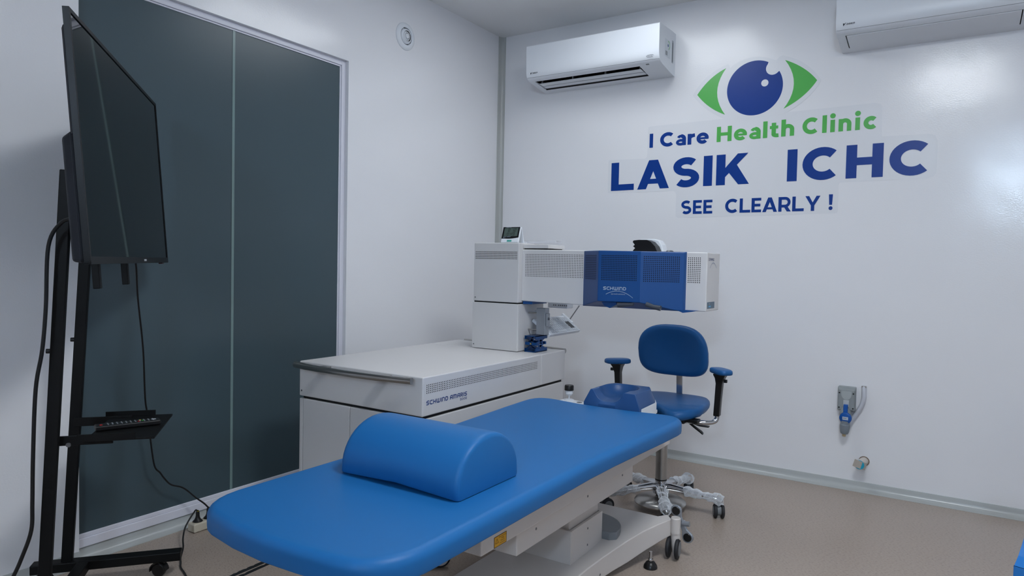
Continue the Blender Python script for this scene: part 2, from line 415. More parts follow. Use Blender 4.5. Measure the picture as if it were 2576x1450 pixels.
# ------------------------------------------------------------------ laser machine
mc = thing('eye_surgery_laser', 'white and blue eye surgery laser on a long cabinet, arm reaching over the bed', 'medical laser', (.68, -1.42, 0))
X0, X1, Y0, Y1 = .355, 1.008, -1.948, -.886
lc = MB().box(X0+.004, X1-.004, Y0+.012, Y1-.004, .03, .532)
lc.box(X0+.03, X1-.03, Y0+.04, Y1-.03, 0, .03)
cab = lc.build('base_cabinet', M_WHITE, mc, smooth=0, bevel=.003)
for xa, xb in ((X0+.002, X0+.0205), (X0+.0235, .6435), (.6465, .970), (.973, X1-.002)):
    MB().box(xa, xb, Y0, Y0+.014, .032, .534).build('cabinet_door' if xb-xa > .1 else 'corner_panel', M_WHITE, mc, smooth=0, bevel=.0025)
MB().box(X0+.012, X1-.012, Y0+.012, Y1-.012, .530, .546).build('shadow_gap', M_GAP, mc, smooth=0)
dk = MB().box(X0, X1, Y0, -1.1155, .544, .686).build('deck_housing', M_WHITE, mc, smooth=0, bevel=.004, seg=3)
dk2 = MB().box(X0, X1, -1.1135, Y1, .544, .686).build('deck_end_housing', M_WHITE, mc, smooth=0, bevel=.004, seg=3)
hb = MB(); holes(hb, (X1, -1.925, .6275), (0, 1, 0), (0, 0, 1), (1, 0, 0), .770, .0285, 78, 5, .0024)
hb.build('vent_holes', M_HOLE, dk, smooth=0)
lt = MB(); letters(lt, 'SCHWIND AMARIS', (X1+.0006, -1.927, .5835), (0, 1, 0), (0, 0, 1), (1, 0, 0), .0160, .243, .20, tech, gap=.22, space=.5, shear=0)
letters(lt, '500E', (X1+.0006, -1.727, .570), (0, 1, 0), (0, 0, 1), (1, 0, 0), .0085, .044, .17, tech, gap=.25)
lt.build('lettering', M_NAVYTXT, dk, smooth=0)
def screw(x, y, z, nd, par, r=.004):
    MB().lathe([(0, .0016), (r*.6, .0016), (r, .0004), (r, 0)], (x, y, z), 12, nd, cap=False).build('screw', M_SCREW, par)
screw(.369, Y0, .566, (0, -1, 0), dk)
# castor at the near right corner of the cabinet
lcst = MB().box(.96, 1.062, -1.915, -1.865, .066, .078).build('caster', M_WHITE, mc, smooth=0, bevel=.003)
for sg in (-1, 1):
    ax_ = Vector((.62, -.78, 0)).normalized(); cc_ = Vector((1.056, -1.892, .0395))+ax_*(.017*sg)
    MB().lathe([(0, -.008), (.030, -.008), (.037, -.005), (.0385, 0), (.037, .005), (.030, .008), (0, .008)], cc_, 28, ax_, cap=False).build('caster_wheel', M_RUBBER, lcst, smooth=40)
    MB().lathe([(0, .0095), (.030, .0092), (.031, .0075)], cc_, 24, ax_*sg, cap=False).build('wheel_cover', M_WHITE, lcst, smooth=40)
MB().tube([(1.056, -1.892, .07), (1.056, -1.892, .04)], .007, 10).build('caster_stem', M_STEEL, lcst)
# push handles
def handle(yc, s):
    pts = [(.372+(.615)*i/16, yc+s*.030*(1-((i-8)/8)**2), .676) for i in range(17)]
    h = MB().tube(pts, .0125, 20).build('push_handle', M_STEEL, mc)
    for xx in (.52, .84):
        hb_ = MB(); ye = Y0 if s < 0 else Y1
        hb_.box(xx-.020, xx+.020, min(yc+s*.02, ye), max(yc+s*.02, ye), .672, .681)
        hb_.build('handle_bracket', M_STEEL, h, smooth=0, bevel=.001)
handle(Y0-.035, -1); handle(Y1+.035, 1)
# tower
tw = MB().box(.617, .880, -1.122, -.888, .688, .911).build('tower_lower_housing', M_WHITE, mc, smooth=0, bevel=.0035, seg=3)
MB().box(.8805, .8825, -1.118, -.892, .692, .908).build('side_panel', M_WHITE, tw, smooth=0)
MB().box(.624, .874, -1.116, -.895, .910, .918).build('shadow_gap', M_GAP, mc, smooth=0)
tu = MB().box(.622, .879, -1.122, -.888, .917, 1.1975).build('tower_upper_housing', M_WHITE, mc, smooth=0, bevel=.0035, seg=3)
hb = MB(); holes(hb, (.634, -1.122, 1.1225), (1, 0, 0), (0, 0, 1), (0, -1, 0), .233, .0315, 32, 5, .0024); hb.build('vent_holes', M_HOLE, tu, smooth=0)
screw(.633, -1.122, .934, (0, -1, 0), tu, .0035); screw(.628, -1.122, .706, (0, -1, 0), tw, .0035)
# arm
ar = MB().prism([(.878, .926), (1.20, .922), (1.752, .922), (1.752, 1.160), (1.45, 1.163), (.878, 1.168)], 1, -1.092, -.917)
arm = ar.build('arm', M_WHITE, mc, smooth=0, bevel=.004, seg=3)
hb = MB(); holes(hb, (.900, -1.092, 1.044), (1, 0, 0), (0, 0, 1), (0, -1, 0), .296, .100, 36, 14, .0021)
hb.build('vent_holes', M_HOLE, arm, smooth=0)
hb = MB(); holes(hb, (1.676, -1.092, 1.0385), (1, 0, 0), (0, 0, 1), (0, -1, 0), .047, .099, 7, 14, .0023); hb.build('vent_holes', M_HOLE, arm, smooth=0)
MB().box(.881, 1.016, -1.086, -.93, 1.173, 1.1905).build('arm_lid', M_WHITE, mc, smooth=0, bevel=.002)
MB().box(.881, 1.005, -1.075, -.935, 1.165, 1.174).build('shadow_gap', M_GAP, mc, smooth=0)
MB().box(.884, .935, -1.085, -.95, .912, .9265).build('arm_underplate', M_COVER, mc, smooth=0)
# blue cover
pA, pB, pC, pD, pE = (1.200, -1.090), (1.327, -1.205), (1.506, -1.182), (1.663, -1.107), (1.668, -1.090)
def bz(x): return None
zt = 1.1615
top = [(*pA, zt+.0015), (*pB, zt+.001), (*pC, zt-.001), (*pD, zt-.002), (*pE, zt)]
bot = [(*pA, .919), (*pB, .950), (*pC, .951), (*pD, .917), (*pE, .919)]
cvb = MB(); n = 5
back_t = [(1.668, -1.0, zt), (1.20, -1.0, zt)]; back_b = [(1.674, -1.0, .922), (1.20, -1.0, .922)]
T_ = top; B_ = bot
vs = T_+B_
fs = [(i, i+1, i+1+5, i+5) for i in range(4)]+[(0, 1, 2, 3, 4)]
cvb.add(vs, fs)
cvb.add(B_, [(0, 1, 4), (1, 2, 4), (2, 3, 4)]) if False else cvb.add([B_[0], B_[1], B_[2], B_[3], B_[4]], [(0, 1, 2), (0, 2, 4), (2, 3, 4)])
cvr = cvb.build('blue_cover', M_COVER, mc, smooth=0, bevel=.0025)
def onplane(p, q):
    d = Vector((q[0]-p[0], q[1]-p[1], 0)).normalized(); return d, Vector((d.y, -d.x, 0))
d1, n1 = onplane(pB, pC); d2, n2 = onplane(pC, pD); d0, n0 = onplane(pA, pB)
hb = MB()
holes(hb, Vector((*pB, 1.041))+d1*.016, d1, (0, 0, 1), n1, .147, .1005, 22, 14, .0024)
hb.build('vent_holes', M_BHOLE, cvr, smooth=0); hb = MB()
holes(hb, Vector((*pC, 1.039))+d2*.014, d2, (0, 0, 1), n2, .140, .1005, 19, 14, .0024)
hb.build('vent_holes', M_BHOLE, cvr, smooth=0)
sl = MB()
for k in range(14):
    z = 1.042+.0077*k
    sl.obox(Vector((*pA, z))+d0*.086+n0*.0002, d0, n0, (0, 0, 1), .062, .0008, .0014)
sl.build('vent_slots', mat('slot_blue', rgb(14, 40, 84), .6), cvr, smooth=0)
lt = MB(); o = Vector((*pB, .9985))+d1*.024+n1*.0008
letters(lt, 'SCHWIND', o, d1, (0, 0, 1), n1, .0135, .098, .19, tech, gap=.2)
arc = [(.012+.116*i/20, .0085-.018*((i-8.5)/9.5)**2) for i in range(21)]
lt2 = ribbon([(x, z) for x, z in arc], .0016)
for i, q in enumerate(lt2): lt.add([o+d1*p.x+Vector((0, 0, 1))*(p.y-.0125)+n1*.0003 for p in q], [(0, 1, 2, 3)])
lt.build('lettering', M_WTXT, cvr, smooth=0)
small_text('small_lettering', 'eye-tech-solutions', M_WTXT, cvr, o+d1*.034-Vector((0, 0, .0185))+n1*.0004, d1, (0, 0, 1), .0082)
# end face marks
small_text('lettering', 'SCHWIND', M_NAVYTXT, arm, (1.7526, -1.077, 1.127), (0, 1, 0), (0, 0, 1), .0165)
sb = MB()
for q in ribbon([(.012+.09*i/16, -.022*((i-8)/8)**2) for i in range(17)], .0015): sb.add([(1.7527, -1.068+p.x, 1.120+p.y) for p in q], [(0, 1, 2, 3)])
sb.build('logo_arc', M_COVER, arm, smooth=0)
M_STICK = mat('slate_blue_sticker', rgb(58, 88, 110), .35)
es = MB().box(1.752, 1.7525, -1.079, -.980, .933, .960).build('badge_sticker', M_STICK, arm, smooth=0)
small_text('badge_lettering', 'Intel', M_WTXT, es, (1.7528, -1.06, .950), (0, 1, 0), (0, 0, 1), .010)
MB().box(1.7525, 1.7529, -1.060, -1.032, .939, .945).build('badge_bar', mat('light_blue_print', rgb(80, 160, 205), .4), es, smooth=0)
# optics below the head
M_OPT = mat('dark_grey_optics', rgb(72, 76, 84), .35)
MB().prism([(1.325, .955), (1.39, .955), (1.405, .94), (1.372, .921), (1.345, .930)], 1, -1.18, -1.10).build('lens_shroud', M_COVER, mc, smooth=0, bevel=.002)
ob = MB().prism([(1.392, .955), (1.47, .955), (1.462, .938), (1.425, .931), (1.376, .923)], 1, -1.175, -1.09).build('objective_bracket', M_GREYP, mc, smooth=0, bevel=.003)
MB().tube([(1.41, -1.18, .937), (1.455, -1.18, .940), (1.478, -1.18, .942)], [.012, .008, .005], 12).build('objective', M_OPT, ob)
MB().tube([(1.53, -1.17, .945), (1.56, -1.17, .936), (1.592, -1.17, .931)], [.010, .009, .011], 12).build('knob_arm', M_OPT, mc)
MB().prism([(1.640, .926), (1.725, .926), (1.705, .921), (1.668, .915)], 1, -1.125, -1.0).build('aperture_block', M_COVER, mc, smooth=0)
# bellows eyepiece on the arm
bp = [(1.412, 1.164), (1.414, 1.170), (1.422, 1.178), (1.412, 1.186), (1.420, 1.192), (1.410, 1.204), (1.414, 1.211), (1.440, 1.2135), (1.475, 1.213), (1.492, 1.206), (1.512, 1.186), (1.522, 1.164)]
mb_ = MB().prism(bp, 1, -1.045, -.99)
mbl = mb_.build('eyepiece_bellows', M_BPLAS, mc, smooth=0, bevel=.001)
wc = [(1.418, 1.164), (1.418, 1.213), (1.424, 1.2185), (1.48, 1.2195), (1.506, 1.213), (1.521, 1.194), (1.529, 1.164)]
MB().prism(wc, 1, -.989, -.935).build('eyepiece_cap', M_AC, mc, smooth=0, bevel=.003)
MB().lathe([(.0, .007), (.012, .006), (.018, .001), (.018, -.002)], (1.572, -1.03, 1.1625), 20).build('arm_knob', M_OPT, mc)
MB().box(1.538, 1.562, -1.034, -1.026, 1.161, 1.1645).build('arm_catch', M_OPT, mc, smooth=0)
# bracket beside the tower
br = MB().box(.938, .986, -1.05, -1.012, .7685, .894).build('bracket_column', M_ALU, mc, smooth=0, bevel=.002)
for z in (.788, .868): MB().tube([(.88, -1.03, z), (.939, -1.03, z)], .004, 10).build('bracket_pin', M_STEEL, br)
lp = MB().box(.9865, .9950, -1.047, -1.020, .810, .870).build('latch_plate', M_ALU, br, smooth=0, bevel=.002)
MB().lathe([(0, .003), (.006, .003), (.007, 0)], (.995, -1.033, .845), 16, (1, 0, 0)).build('latch_lock', M_OPT, lp)
MB().box(.880, .99, -.845, -.78, .884, .99).build('control_box', M_AC, mc, smooth=0, bevel=.004)
cbm = MB()
for k in range(7):
    xx = .915+.011*k+(.006 if k > 1 else 0)
    cbm.lathe([(.0035, .0006), (.0035, 0)], (xx, -.845, .8985), 12, (0, -1, 0))
cbm.build('port_marks', M_GREYP, mc, smooth=0)
MB().box(.905, .93, -1.012, -.965, .862, .880).build('keyboard_mount', M_LGREY, mc, smooth=0, bevel=.002)

# ------------------------------------------------------------------ keyboard on the bracket
kb = thing('keyboard', 'white medical keyboard with black touchpad, tilted on a bracket behind the laser tower', 'keyboard', (.93, -.848, .79))
kx = Vector((0, 1, 0)); kz = Vector((-.81, 0, .586)).normalized(); kn = kx.cross(kz)*1.0
if kn.x < 0: kn = -kn
kc = Vector((.9365, -.848, .7960))
MB().obox(kc, kx, kz, kn, .155, .060, .009).build('keyboard_case', M_AC, kb, smooth=0, bevel=.004)
ky = MB()
for j in range(6):
    for i in range(15):
        if j in (1, 2, 3) and i in (12, 13): continue
        if j == 0 and 3 < i < 9 and i != 6: continue
        wdt = .042 if (j == 0 and i == 6) else .0078
        ky.obox(kc+kx*(-.138+.0195*i)+kz*(-.047+.0175*j)+kn*.0094, kx, kz, kn, wdt, .0068, .0018)
ky.build('keys', mat('key_white', rgb(204, 208, 214), .4), kb, smooth=0)
MB().obox(kc+kx*.105+kz*(-.012)+kn*.0098, kx, kz, kn, .020, .024, .001).build('touchpad', mat('black_touchpad', rgb(26, 28, 34), .4), kb, smooth=0)
rs = MB().obox(kc+kx*.152+kz*.034+kn*.004, kx, kz, kn, .009, .038, .010).build('rod_holder', M_AC, kb, smooth=0, bevel=.003)
rb_ = kc+kx*.156+kz*.022+kn*.014
MB().tube([rb_, rb_+Vector((.046, .012, .072))], .0032, 10).build('rod', M_STEEL, rs)

# ------------------------------------------------------------------ lab jack on the deck
M_JACK = mat('blue_anodised_aluminium', rgb(8, 70, 130), .28, metal=.45)
lj = thing('lab_jack', 'small blue scissor lab jack on the laser cabinet beside the tower', 'lab jack', (.926, -1.023, .686))
jx0, jx1, jy0, jy1 = .894, .955, -1.080, -.972
def jack_plate(z0, z1, name, lip):
    b = MB().box(jx0, jx1, jy0, jy1, z0, z0+.003 if lip > 0 else z1)
    zz0, zz1 = (z0, z0+.017) if lip > 0 else (z1-.017, z1)
    b = MB(); zp = (z0, z0+.003) if lip > 0 else (z1-.003, z1)
    b.box(jx0, jx1, jy0, jy1, *zp)
    b.box(jx0, jx0+.003, jy0, jy1, zz0, zz1); b.box(jx1-.003, jx1, jy0, jy1, zz0, zz1)
    b.build(name, M_JACK, lj, smooth=0)
jack_plate(.6865, .7035, 'base_plate', 1); jack_plate(.744, .763, 'top_plate', -1)
for xx in (jx0+.0045, jx1-.0075):
    for ya, za, yb, zb in ((jy0+.01, .697, jy1-.016, .727), (jy1-.01, .697, jy0+.016, .727), (jy0+.016, .724, jy1-.01, .753), (jy1-.016, .724, jy0+.01, .753)):
        d = Vector((0, yb-ya, zb-za)); L = d.length/2; d.normalize(); nz = Vector((0, -d.z, d.y))
        MB().obox((xx+.0015, (ya+yb)/2, (za+zb)/2), d, nz, (1, 0, 0), L+.004, .006, .0015).build('scissor_arm', M_JACK, lj, smooth=0, bevel=.001)
for yy in (jy0+.012, jy1-.016): MB().box(jx0-.001, jx1+.001, yy-.005, yy+.005, .719, .732).build('cross_bar', M_JACK, lj, smooth=0)
MB().lathe([(0, .003), (.004, .003), (.004, 0)], (.925, jy0+.007, .7255), 12, (0, -1, 0)).build('screw_end', mat('brass', rgb(190, 160, 90), .3, metal=1), lj)

# ------------------------------------------------------------------ thermometer clock on the tower
th = thing('thermometer_clock', 'small white and black digital thermometer clock standing on the laser tower', 'thermometer', (.782, -1.05, 1.1975))
fx = Vector((1, 0, 0)); fz = Vector((0, .30, .954)).normalized(); fn = fx.cross(fz)
fo = Vector((.7335, -1.062, 1.2020))
MB().obox(fo+fx*.05+fz*.040-fn*.006, fx, fz, fn, .05, .040, .006).build('case', M_AC, th, smooth=0, bevel=.003)
cur = [(.002, .078), (.098, .078), (.098, .0245)]+[(.098-.096*i/12, .0245-.007*math.sin(PI/2*min(1, i/7))+.0015*(i/12)) for i in range(1, 13)]
MB().add([fo+fx*x+fz*z+fn*.0005 for x, z in cur], [tuple(range(len(cur)))]).build('black_bezel', M_BPLAS, th, smooth=0)
lcd = MB().add([fo+fx*x+fz*z+fn*.0009 for x, z in ((.011, .031), (.089, .031), (.089, .073), (.011, .073))], [(0, 1, 2, 3)]).build('display', mat('grey_green_lcd', rgb(84, 98, 92), .2), th, smooth=0)
SEG = {'0': 'abcdef', '1': 'bc', '2': 'abged', '4': 'fgbc', '9': 'abfgcd', '5': 'afgcd'}
def seg7(mb, ch, x, z, wd, hh, t):
    L = {'a': ((0, hh), (wd, hh)), 'b': ((wd, hh), (wd, hh/2)), 'c': ((wd, hh/2), (wd, 0)), 'd': ((0, 0), (wd, 0)), 'e': ((0, hh/2), (0, 0)), 'f': ((0, hh), (0, hh/2)), 'g': ((0, hh/2), (wd, hh/2))}
    for s_ in SEG[ch]:
        for q in ribbon(list(L[s_]), t): mb.add([fo+fx*(x+p.x)+fz*(z+p.y)+fn*.0012 for p in q], [(0, 1, 2, 3)])
dg_ = MB()
seg7(dg_, '2', .033, .055, .011, .014, .0024); seg7(dg_, '1', .055, .055, .008, .014, .0024); seg7(dg_, '2', .067, .055, .010, .014, .0024)
seg7(dg_, '1', .020, .0355, .006, .012, .0016); seg7(dg_, '9', .030, .0355, .007, .012, .0016); seg7(dg_, '4', .046, .035, .010, .0145, .0024); seg7(dg_, '9', .061, .035, .010, .0145, .0024)
dg_.build('digits', mat('lcd_digit', rgb(38, 46, 44), .4), lcd, smooth=0)
small_text('lettering', 'CLOCK / HUMIDITY', M_WTXT, th, fo+fx*.010+fz*.0262+fn*.001, fx, fz, .0050)
small_text('lettering', 'HTC-1', M_WTXT, th, fo+fx*.010+fz*.0212+fn*.001, fx, fz, .0050)
small_text('lettering', 'TEMPERATURE', M_WTXT, th, fo+fx*.018+fz*.0745+fn*.001, fx, fz, .0045)
MB().obox(fo+fx*.049+fz*.0075+fn*.0004, fx, fz, fn, .013, .0045, .0004).build('green_label', mat('teal_print', rgb(70, 160, 150), .5), th, smooth=0)
MB().obox(Vector((.783, -1.0125, 1.2385)), fx, Vector((0, -.28, .96)), Vector((0, .96, .28)), .048, .039, .0025).build('stand_flap', M_AC, th, smooth=0, bevel=.002)
# clear plastic box
M_CLEAR = mat('clear_plastic', (.93, .94, .97, 1), .12, trans=.75, ior=1.3)
cbx = MB().box(.86, .873, -.965, -.90, 1.1985, 1.2105)
tag(MB().box(.812, .998, -.985, -.925, 1.1985, 1.2130).build('plastic_tray', M_CLEAR, smooth=0, bevel=.002), 'clear plastic tray lying behind the thermometer clock on top of the laser', 'tray')

# ------------------------------------------------------------------ patient bed
bd = thing('patient_bed', 'blue padded patient bed with white frame and headrest, under the laser arm', 'patient bed', (1.44, -1.66, 0))
# mattress outline, counter-clockwise
def side(y):   # half width variations on the right
    return 1.742 if y < -2.1 else 1.742+.032*((y+2.1)/.8)**1.3 if y > -2.1 else 1.742
right = [(1.742, -2.80), (1.742, -2.5), (1.741, -2.25), (1.740, -2.08), (1.745, -1.92), (1.755, -1.75), (1.766, -1.58), (1.773, -1.46)]
left = [(2.884-x, y) for x, y in right]
def corner(p0, p1, p2, n=6):
    p0, p1, p2 = Vector(p0), Vector(p1), Vector(p2)
    return [tuple((1-t)**2*p0+2*t*(1-t)*p1+t*t*p2) for t in [i/n for i in range(n+1)]]
outl = []
outl += corner((1.64, -2.934), (1.732, -2.915), (1.742, -2.80))
outl += right[1:-1]
outl += corner((1.772, -1.44), (1.776, -1.318), (1.665, -1.332))
outl += [(1.56, -1.350), (1.442, -1.356), (1.324, -1.350)]
outl += corner((1.219, -1.332), (1.108, -1.318), (1.112, -1.44))
outl += left[1:-1][::-1]
outl += corner((1.142, -2.80), (1.150, -2.905), (1.244, -2.928))
outl += [(1.34, -2.944), (1.442, -2.950), (1.54, -2.945)]
def inset(poly, d):
    n = len(poly); out = []
    for i in range(n):
        a, p, b = Vector(poly[i-1]), Vector(poly[i]), Vector(poly[(i+1) % n])
        d1 = (p-a); d2 = (b-p)
        if d1.length < 1e-7: d1 = d2
        if d2.length < 1e-7: d2 = d1
        d1.normalize(); d2.normalize(); n1 = Vector((-d1.y, d1.x)); n2 = Vector((-d2.y, d2.x)); m = (n1+n2).normalized()
        out.append(p+m*d/max(.5, m.dot(n1)))
    return [tuple(p) for p in out]
seen = []; 
for p in outl:
    if not seen or (Vector(p)-Vector(seen[-1])).length > 1e-4: seen.append(p)
outl = seen
def pad(mb, outl, zb, ztp, rt, rbm, dome=.002):
    rings = []
    for a in (0, 22, 45, 67, 90):
        rings.append([(x, y, zb+rbm*(1-math.sin(R(a)))) for x, y in inset(outl, rbm*(1-math.cos(R(a))) )])
    rings = rings[::-1]
    rings = [[(x, y, zb+rbm*(1-math.cos(R(a)))) for x, y in inset(outl, rbm*(1-math.sin(R(a))))] for a in (0, 30, 60, 90)]
    rings += [[(x, y, ztp-rt*(1-math.sin(R(a)))) for x, y in inset(outl, rt*(1-math.cos(R(a))))] for a in (0, 15, 30, 45, 60, 75, 90)]
    rings.append([(x, y, ztp) for x, y in inset(outl, rt+.012)])
    return mb.loft(rings)
mt = pad(MB(), outl, .4925, .5425, .022, .004).build('mattress', M_BLUE, bd, smooth=60)
# frame under the mattress
fb = MB().prism([(x, y) for x, y in [(1.25, -2.497), (1.66, -2.497), (1.66, -1.205), (1.25, -1.205)]], 2, .397, .493)
frm = fb.build('bed_frame', M_CREAM, bd, smooth=0, bevel=.004, seg=3)
MB().lathe([(0, .0012), (.009, .0012), (.009, 0)], (1.66, -1.228, .470), 16, (1, 0, 0)).build('frame_hole', M_GAP, frm)
st_ = MB().box(1.66, 1.6606, -2.443, -2.389, .4005, .4265).build('warning_sticker', M_YELLOW, frm, smooth=0)
bo = MB()
for a in ((-2.4435, -2.3885, .400, .4012), (-2.4435, -2.3885, .4258, .427), (-2.4435, -2.4423, .400, .427), (-2.3897, -2.3885, .400, .427)):
    bo.box(1.6604, 1.6609, *a)
tri = [(-2.438, .4095), (-2.425, .4095), (-2.4315, .4205)]
for q in ribbon(tri, .0012, True): bo.add([(1.6609, p.x, p.y) for p in q], [(0, 1, 2, 3)])
bo.build('sticker_border', M_BRTXT, st_, smooth=0)
for i, (tx, yy) in enumerate((('Max. patient load', -2.407), ('150 kg', -2.407), ('Maximale', -2.407), ('Patientenlast', -2.407))):
    small_text('sticker_lettering', tx, M_BRTXT, st_, (1.6610, yy, .4205-.0052*i), (0, 1, 0), (0, 0, 1), .0046, 'CENTER')
lb = MB().box(1.27, 1.630, -2.290, -1.505, .318, .397).build('lift_housing', M_CREAM, bd, smooth=0, bevel=.003)
for yy, zz in ((-2.19, .362), (-1.87, .365), (-1.60, .365)): screw(1.630, yy, zz, (1, 0, 0), lb, .004)
ic = MB().box(1.36, 1.530, -1.798, -1.578, .19, .318).build('lift_column', M_CREAM, bd, smooth=0, bevel=.004)
pdm = MB()
def rect(a, b, c, d, z): return [(a, c, z), (b, c, z), (b, d, z), (a, d, z)]
pdm.loft([rect(1.33, 1.545, -1.815, -1.573, .099), rect(1.33, 1.545, -1.815, -1.573, .212), rect(1.342, 1.534, -1.803, -1.575, .212), rect(1.342, 1.534, -1.803, -1.575, .185)])
ped = pdm.build('pedestal', M_CREAM, bd, smooth=0, bevel=.002)
for yy, zz in ((-1.690, .185), (-1.690, .127)): screw(1.545, yy, zz, (1, 0, 0), ped, .004)
# cast base: curved plan with four arms
bh = [(1.607, -1.66), (1.612, -1.76), (1.628, -1.84), (1.662, -1.91), (1.712, -1.965), (1.737, -1.985)]
def base_half():
    rgt = [(1.720, -1.335), (1.690, -1.388), (1.660, -1.455), (1.634, -1.54), (1.615, -1.63), (1.608, -1.70), (1.605, -1.80), (1.605, -1.95), (1.605, -2.10), (1.612, -2.22), (1.640, -2.33), (1.685, -2.42), (1.725, -2.47)]
    return rgt
rgt = base_half()
lft = [(2.88-x, y) for x, y in rgt][::-1]
far = [(1.16, -1.335), (1.20, -1.306), (1.28, -1.372), (1.38, -1.392), (1.44, -1.394), (1.52, -1.392), (1.60, -1.372), (1.665, -1.335), (1.695, -1.308)]
near = [(1.70, -2.505), (1.62, -2.44), (1.52, -2.41), (1.44, -2.41), (1.36, -2.41), (1.26, -2.44), (1.18, -2.505)]
plan = rgt+near+lft+far[1:]
def zt_(x, y):
    d = max(0, y+1.712, -2.10-y); return .100+.048*max(0, (d-.05)/.33)**1.25 if d > .05 else .100
def zb_(x, y):
    d = max(0, y+1.712, -2.10-y); return .028+.058*max(0, (d-.12)/.26)**1.6 if d > .12 else .028
bm_ = bmesh.new()
vt = [bm_.verts.new((x, y, zt_(x, y))) for x, y in plan]; vb = [bm_.verts.new((x, y, zb_(x, y))) for x, y in plan]
N_ = len(plan)
for i in range(N_):
    j = (i+1) % N_; bm_.faces.new((vb[i], vb[j], vt[j], vt[i]))
# strips across the plan for top and bottom
rr_ = [plan.index(p) for p in rgt]; ll_ = [plan.index(p) for p in lft][::-1]
for k in range(len(rgt)-1):
    bm_.faces.new((vt[rr_[k]], vt[rr_[k+1]], vt[ll_[k+1]], vt[ll_[k]])); bm_.faces.new((vb[rr_[k]], vb[ll_[k]], vb[ll_[k+1]], vb[rr_[k+1]]))
fi = [ll_[0]]+[plan.index(p) for p in far[1:]]+[rr_[0]]
bm_.faces.new([vt[i] for i in fi]); bm_.faces.new([vb[i] for i in fi][::-1])
ni = [rr_[-1]]+[plan.index(p) for p in near]+[ll_[-1]]
bm_.faces.new([vt[i] for i in ni]); bm_.faces.new([vb[i] for i in ni][::-1])
bmesh.ops.triangulate(bm_, faces=[f for f in bm_.faces if len(f.verts) > 4])
bm_.normal_update()
mbb = MB(); mbb.add([v.co for v in bm_.verts], [[bm_.verts[:].index(v) for v in f.verts] for f in bm_.faces]); bm_.free()
base = mbb.build('bed_base', M_CREAM, bd, smooth=30, bevel=.003)
for (xx, yy, zz) in ((1.6155, -1.585, .055), (1.610, -1.72, .05)): screw(xx, yy, zz, (1, 0, 0), base, .004)
# swivel castors on the base corners
def bed_caster(x, y, nm='caster', full=True):
    hs = MB().lathe([(0, .156), (.016, .156), (.0185, .153), (.0185, .098), (.0, .098)], (x, y, 0), 20, cap=False)
    c = hs.build(nm, M_CREAM, bd)
    fk = []
    for z, rx, ry in ((.098, .018, .018), (.07, .0175, .019), (.04, .014, .017), (.018, .010, .012), (.012, .006, .008)):
        fk.append([(x+rx*math.cos(2*PI*k/16), y+.004+ry*math.sin(2*PI*k/16), z) for k in range(16)])
    MB().loft(fk).build('caster_fork', M_CREAM, c, smooth=50)
    for s in (-1, 1):
        MB().lathe([(0, -.008), (.030, -.008), (.038, -.005), (.0395, 0), (.038, .005), (.030, .008), (0, .008)], (x-.006+s*.017, y-.004, .0405), 28, (1, .15, 0), cap=False).build('caster_wheel', M_RUBBER, c, smooth=40)
        MB().lathe([(0, .0092), (.026, .0092), (.027, .0082)], (x-.006+s*.017, y-.004, .0405), 24, (s, s*.15, 0), cap=False).build('wheel_cover', M_GREYP, c, smooth=40)
    return c
bed_caster(1.735, -1.330); bed_caster(1.148, -1.330); bed_caster(1.735, -2.48); bed_caster(1.148, -2.48)
# levelling foot
lf = MB().lathe([(0, .060), (.006, .060), (.006, .034), (.009, .034), (.009, .028), (.006, .028), (.006, .022)], (1.690, -1.462, 0), 14, cap=False).build('levelling_foot', M_CHROME, bd)
MB().lathe([(.006, .026), (.016, .022), (.024, .010), (.0255, .002), (.024, 0), (0, 0)], (1.690, -1.462, 0), 24, cap=False).build('foot_pad', M_BPLAS, lf)
# grey half-round cover on the base behind the pedestal
hp = [(1.40, -1.573), (1.568, -1.573)]+[(1.44+.128*math.cos(R(a)), -1.528+.150*math.sin(R(a))) for a in range(0, 181, 15)]
hp = [(1.335, -1.572), (1.572, -1.572), (1.594, -1.556)]+[(1.452+.142*math.cos(R(a)), -1.545+.142*math.sin(R(a))) for a in range(0, 181, 10)]
MB().prism(hp, 2, .100, .138).build('grey_cover', M_GREYP, bd, smooth=30, bevel=.003)
# brake pedal
pdl = MB(); a0 = Vector((1.7265, -1.302, .1725)); a1 = Vector((1.7735, -1.302, .080))
dv = (a1-a0).normalized(); nv = Vector((0, -1, 0)); pv = dv.cross(nv)
prof = [(t0_, w_) for t0_, w_ in ((-.036, .0), (-.033, .008), (-.024, .0165), (-.010, .0215), (.006, .0215), (.022, .0175), (.045, .0105), (.084, .0095), (.123, .0105), (.146, .0175), (.162, .0215), (.178, .0215), (.192, .0165), (.201, .008), (.204, .0))]
L_ = (a1-a0).length
poly = [(a0+dv*(t*L_/.168)+pv*wd) for t, wd in prof]+[(a0+dv*(t*L_/.168)-pv*wd) for t, wd in prof[::-1][1:-1]]
pdl.loft([[p-nv*.005 for p in poly], [p+nv*.005 for p in poly]])
pe = pdl.build('brake_pedal', M_ALU, bd, smooth=0, bevel=.003)
for c_ in (a0, a1): MB().lathe([(0, .0025), (.0145, .0025), (.016, .001), (.016, 0)], c_+nv*.005, 24, nv, cap=False).build('pedal_grip', M_BPLAS, pe)
MB().tube([(1.750, -1.306, .1265), (1.750, -1.285, .1265)], .010, 16).build('pedal_axle', M_ALU, pe)
MB().tube([(1.752, -1.303, .1275), (1.779, -1.303, .1315)], .0095, 14).build('pedal_boss', M_ALU, pe)
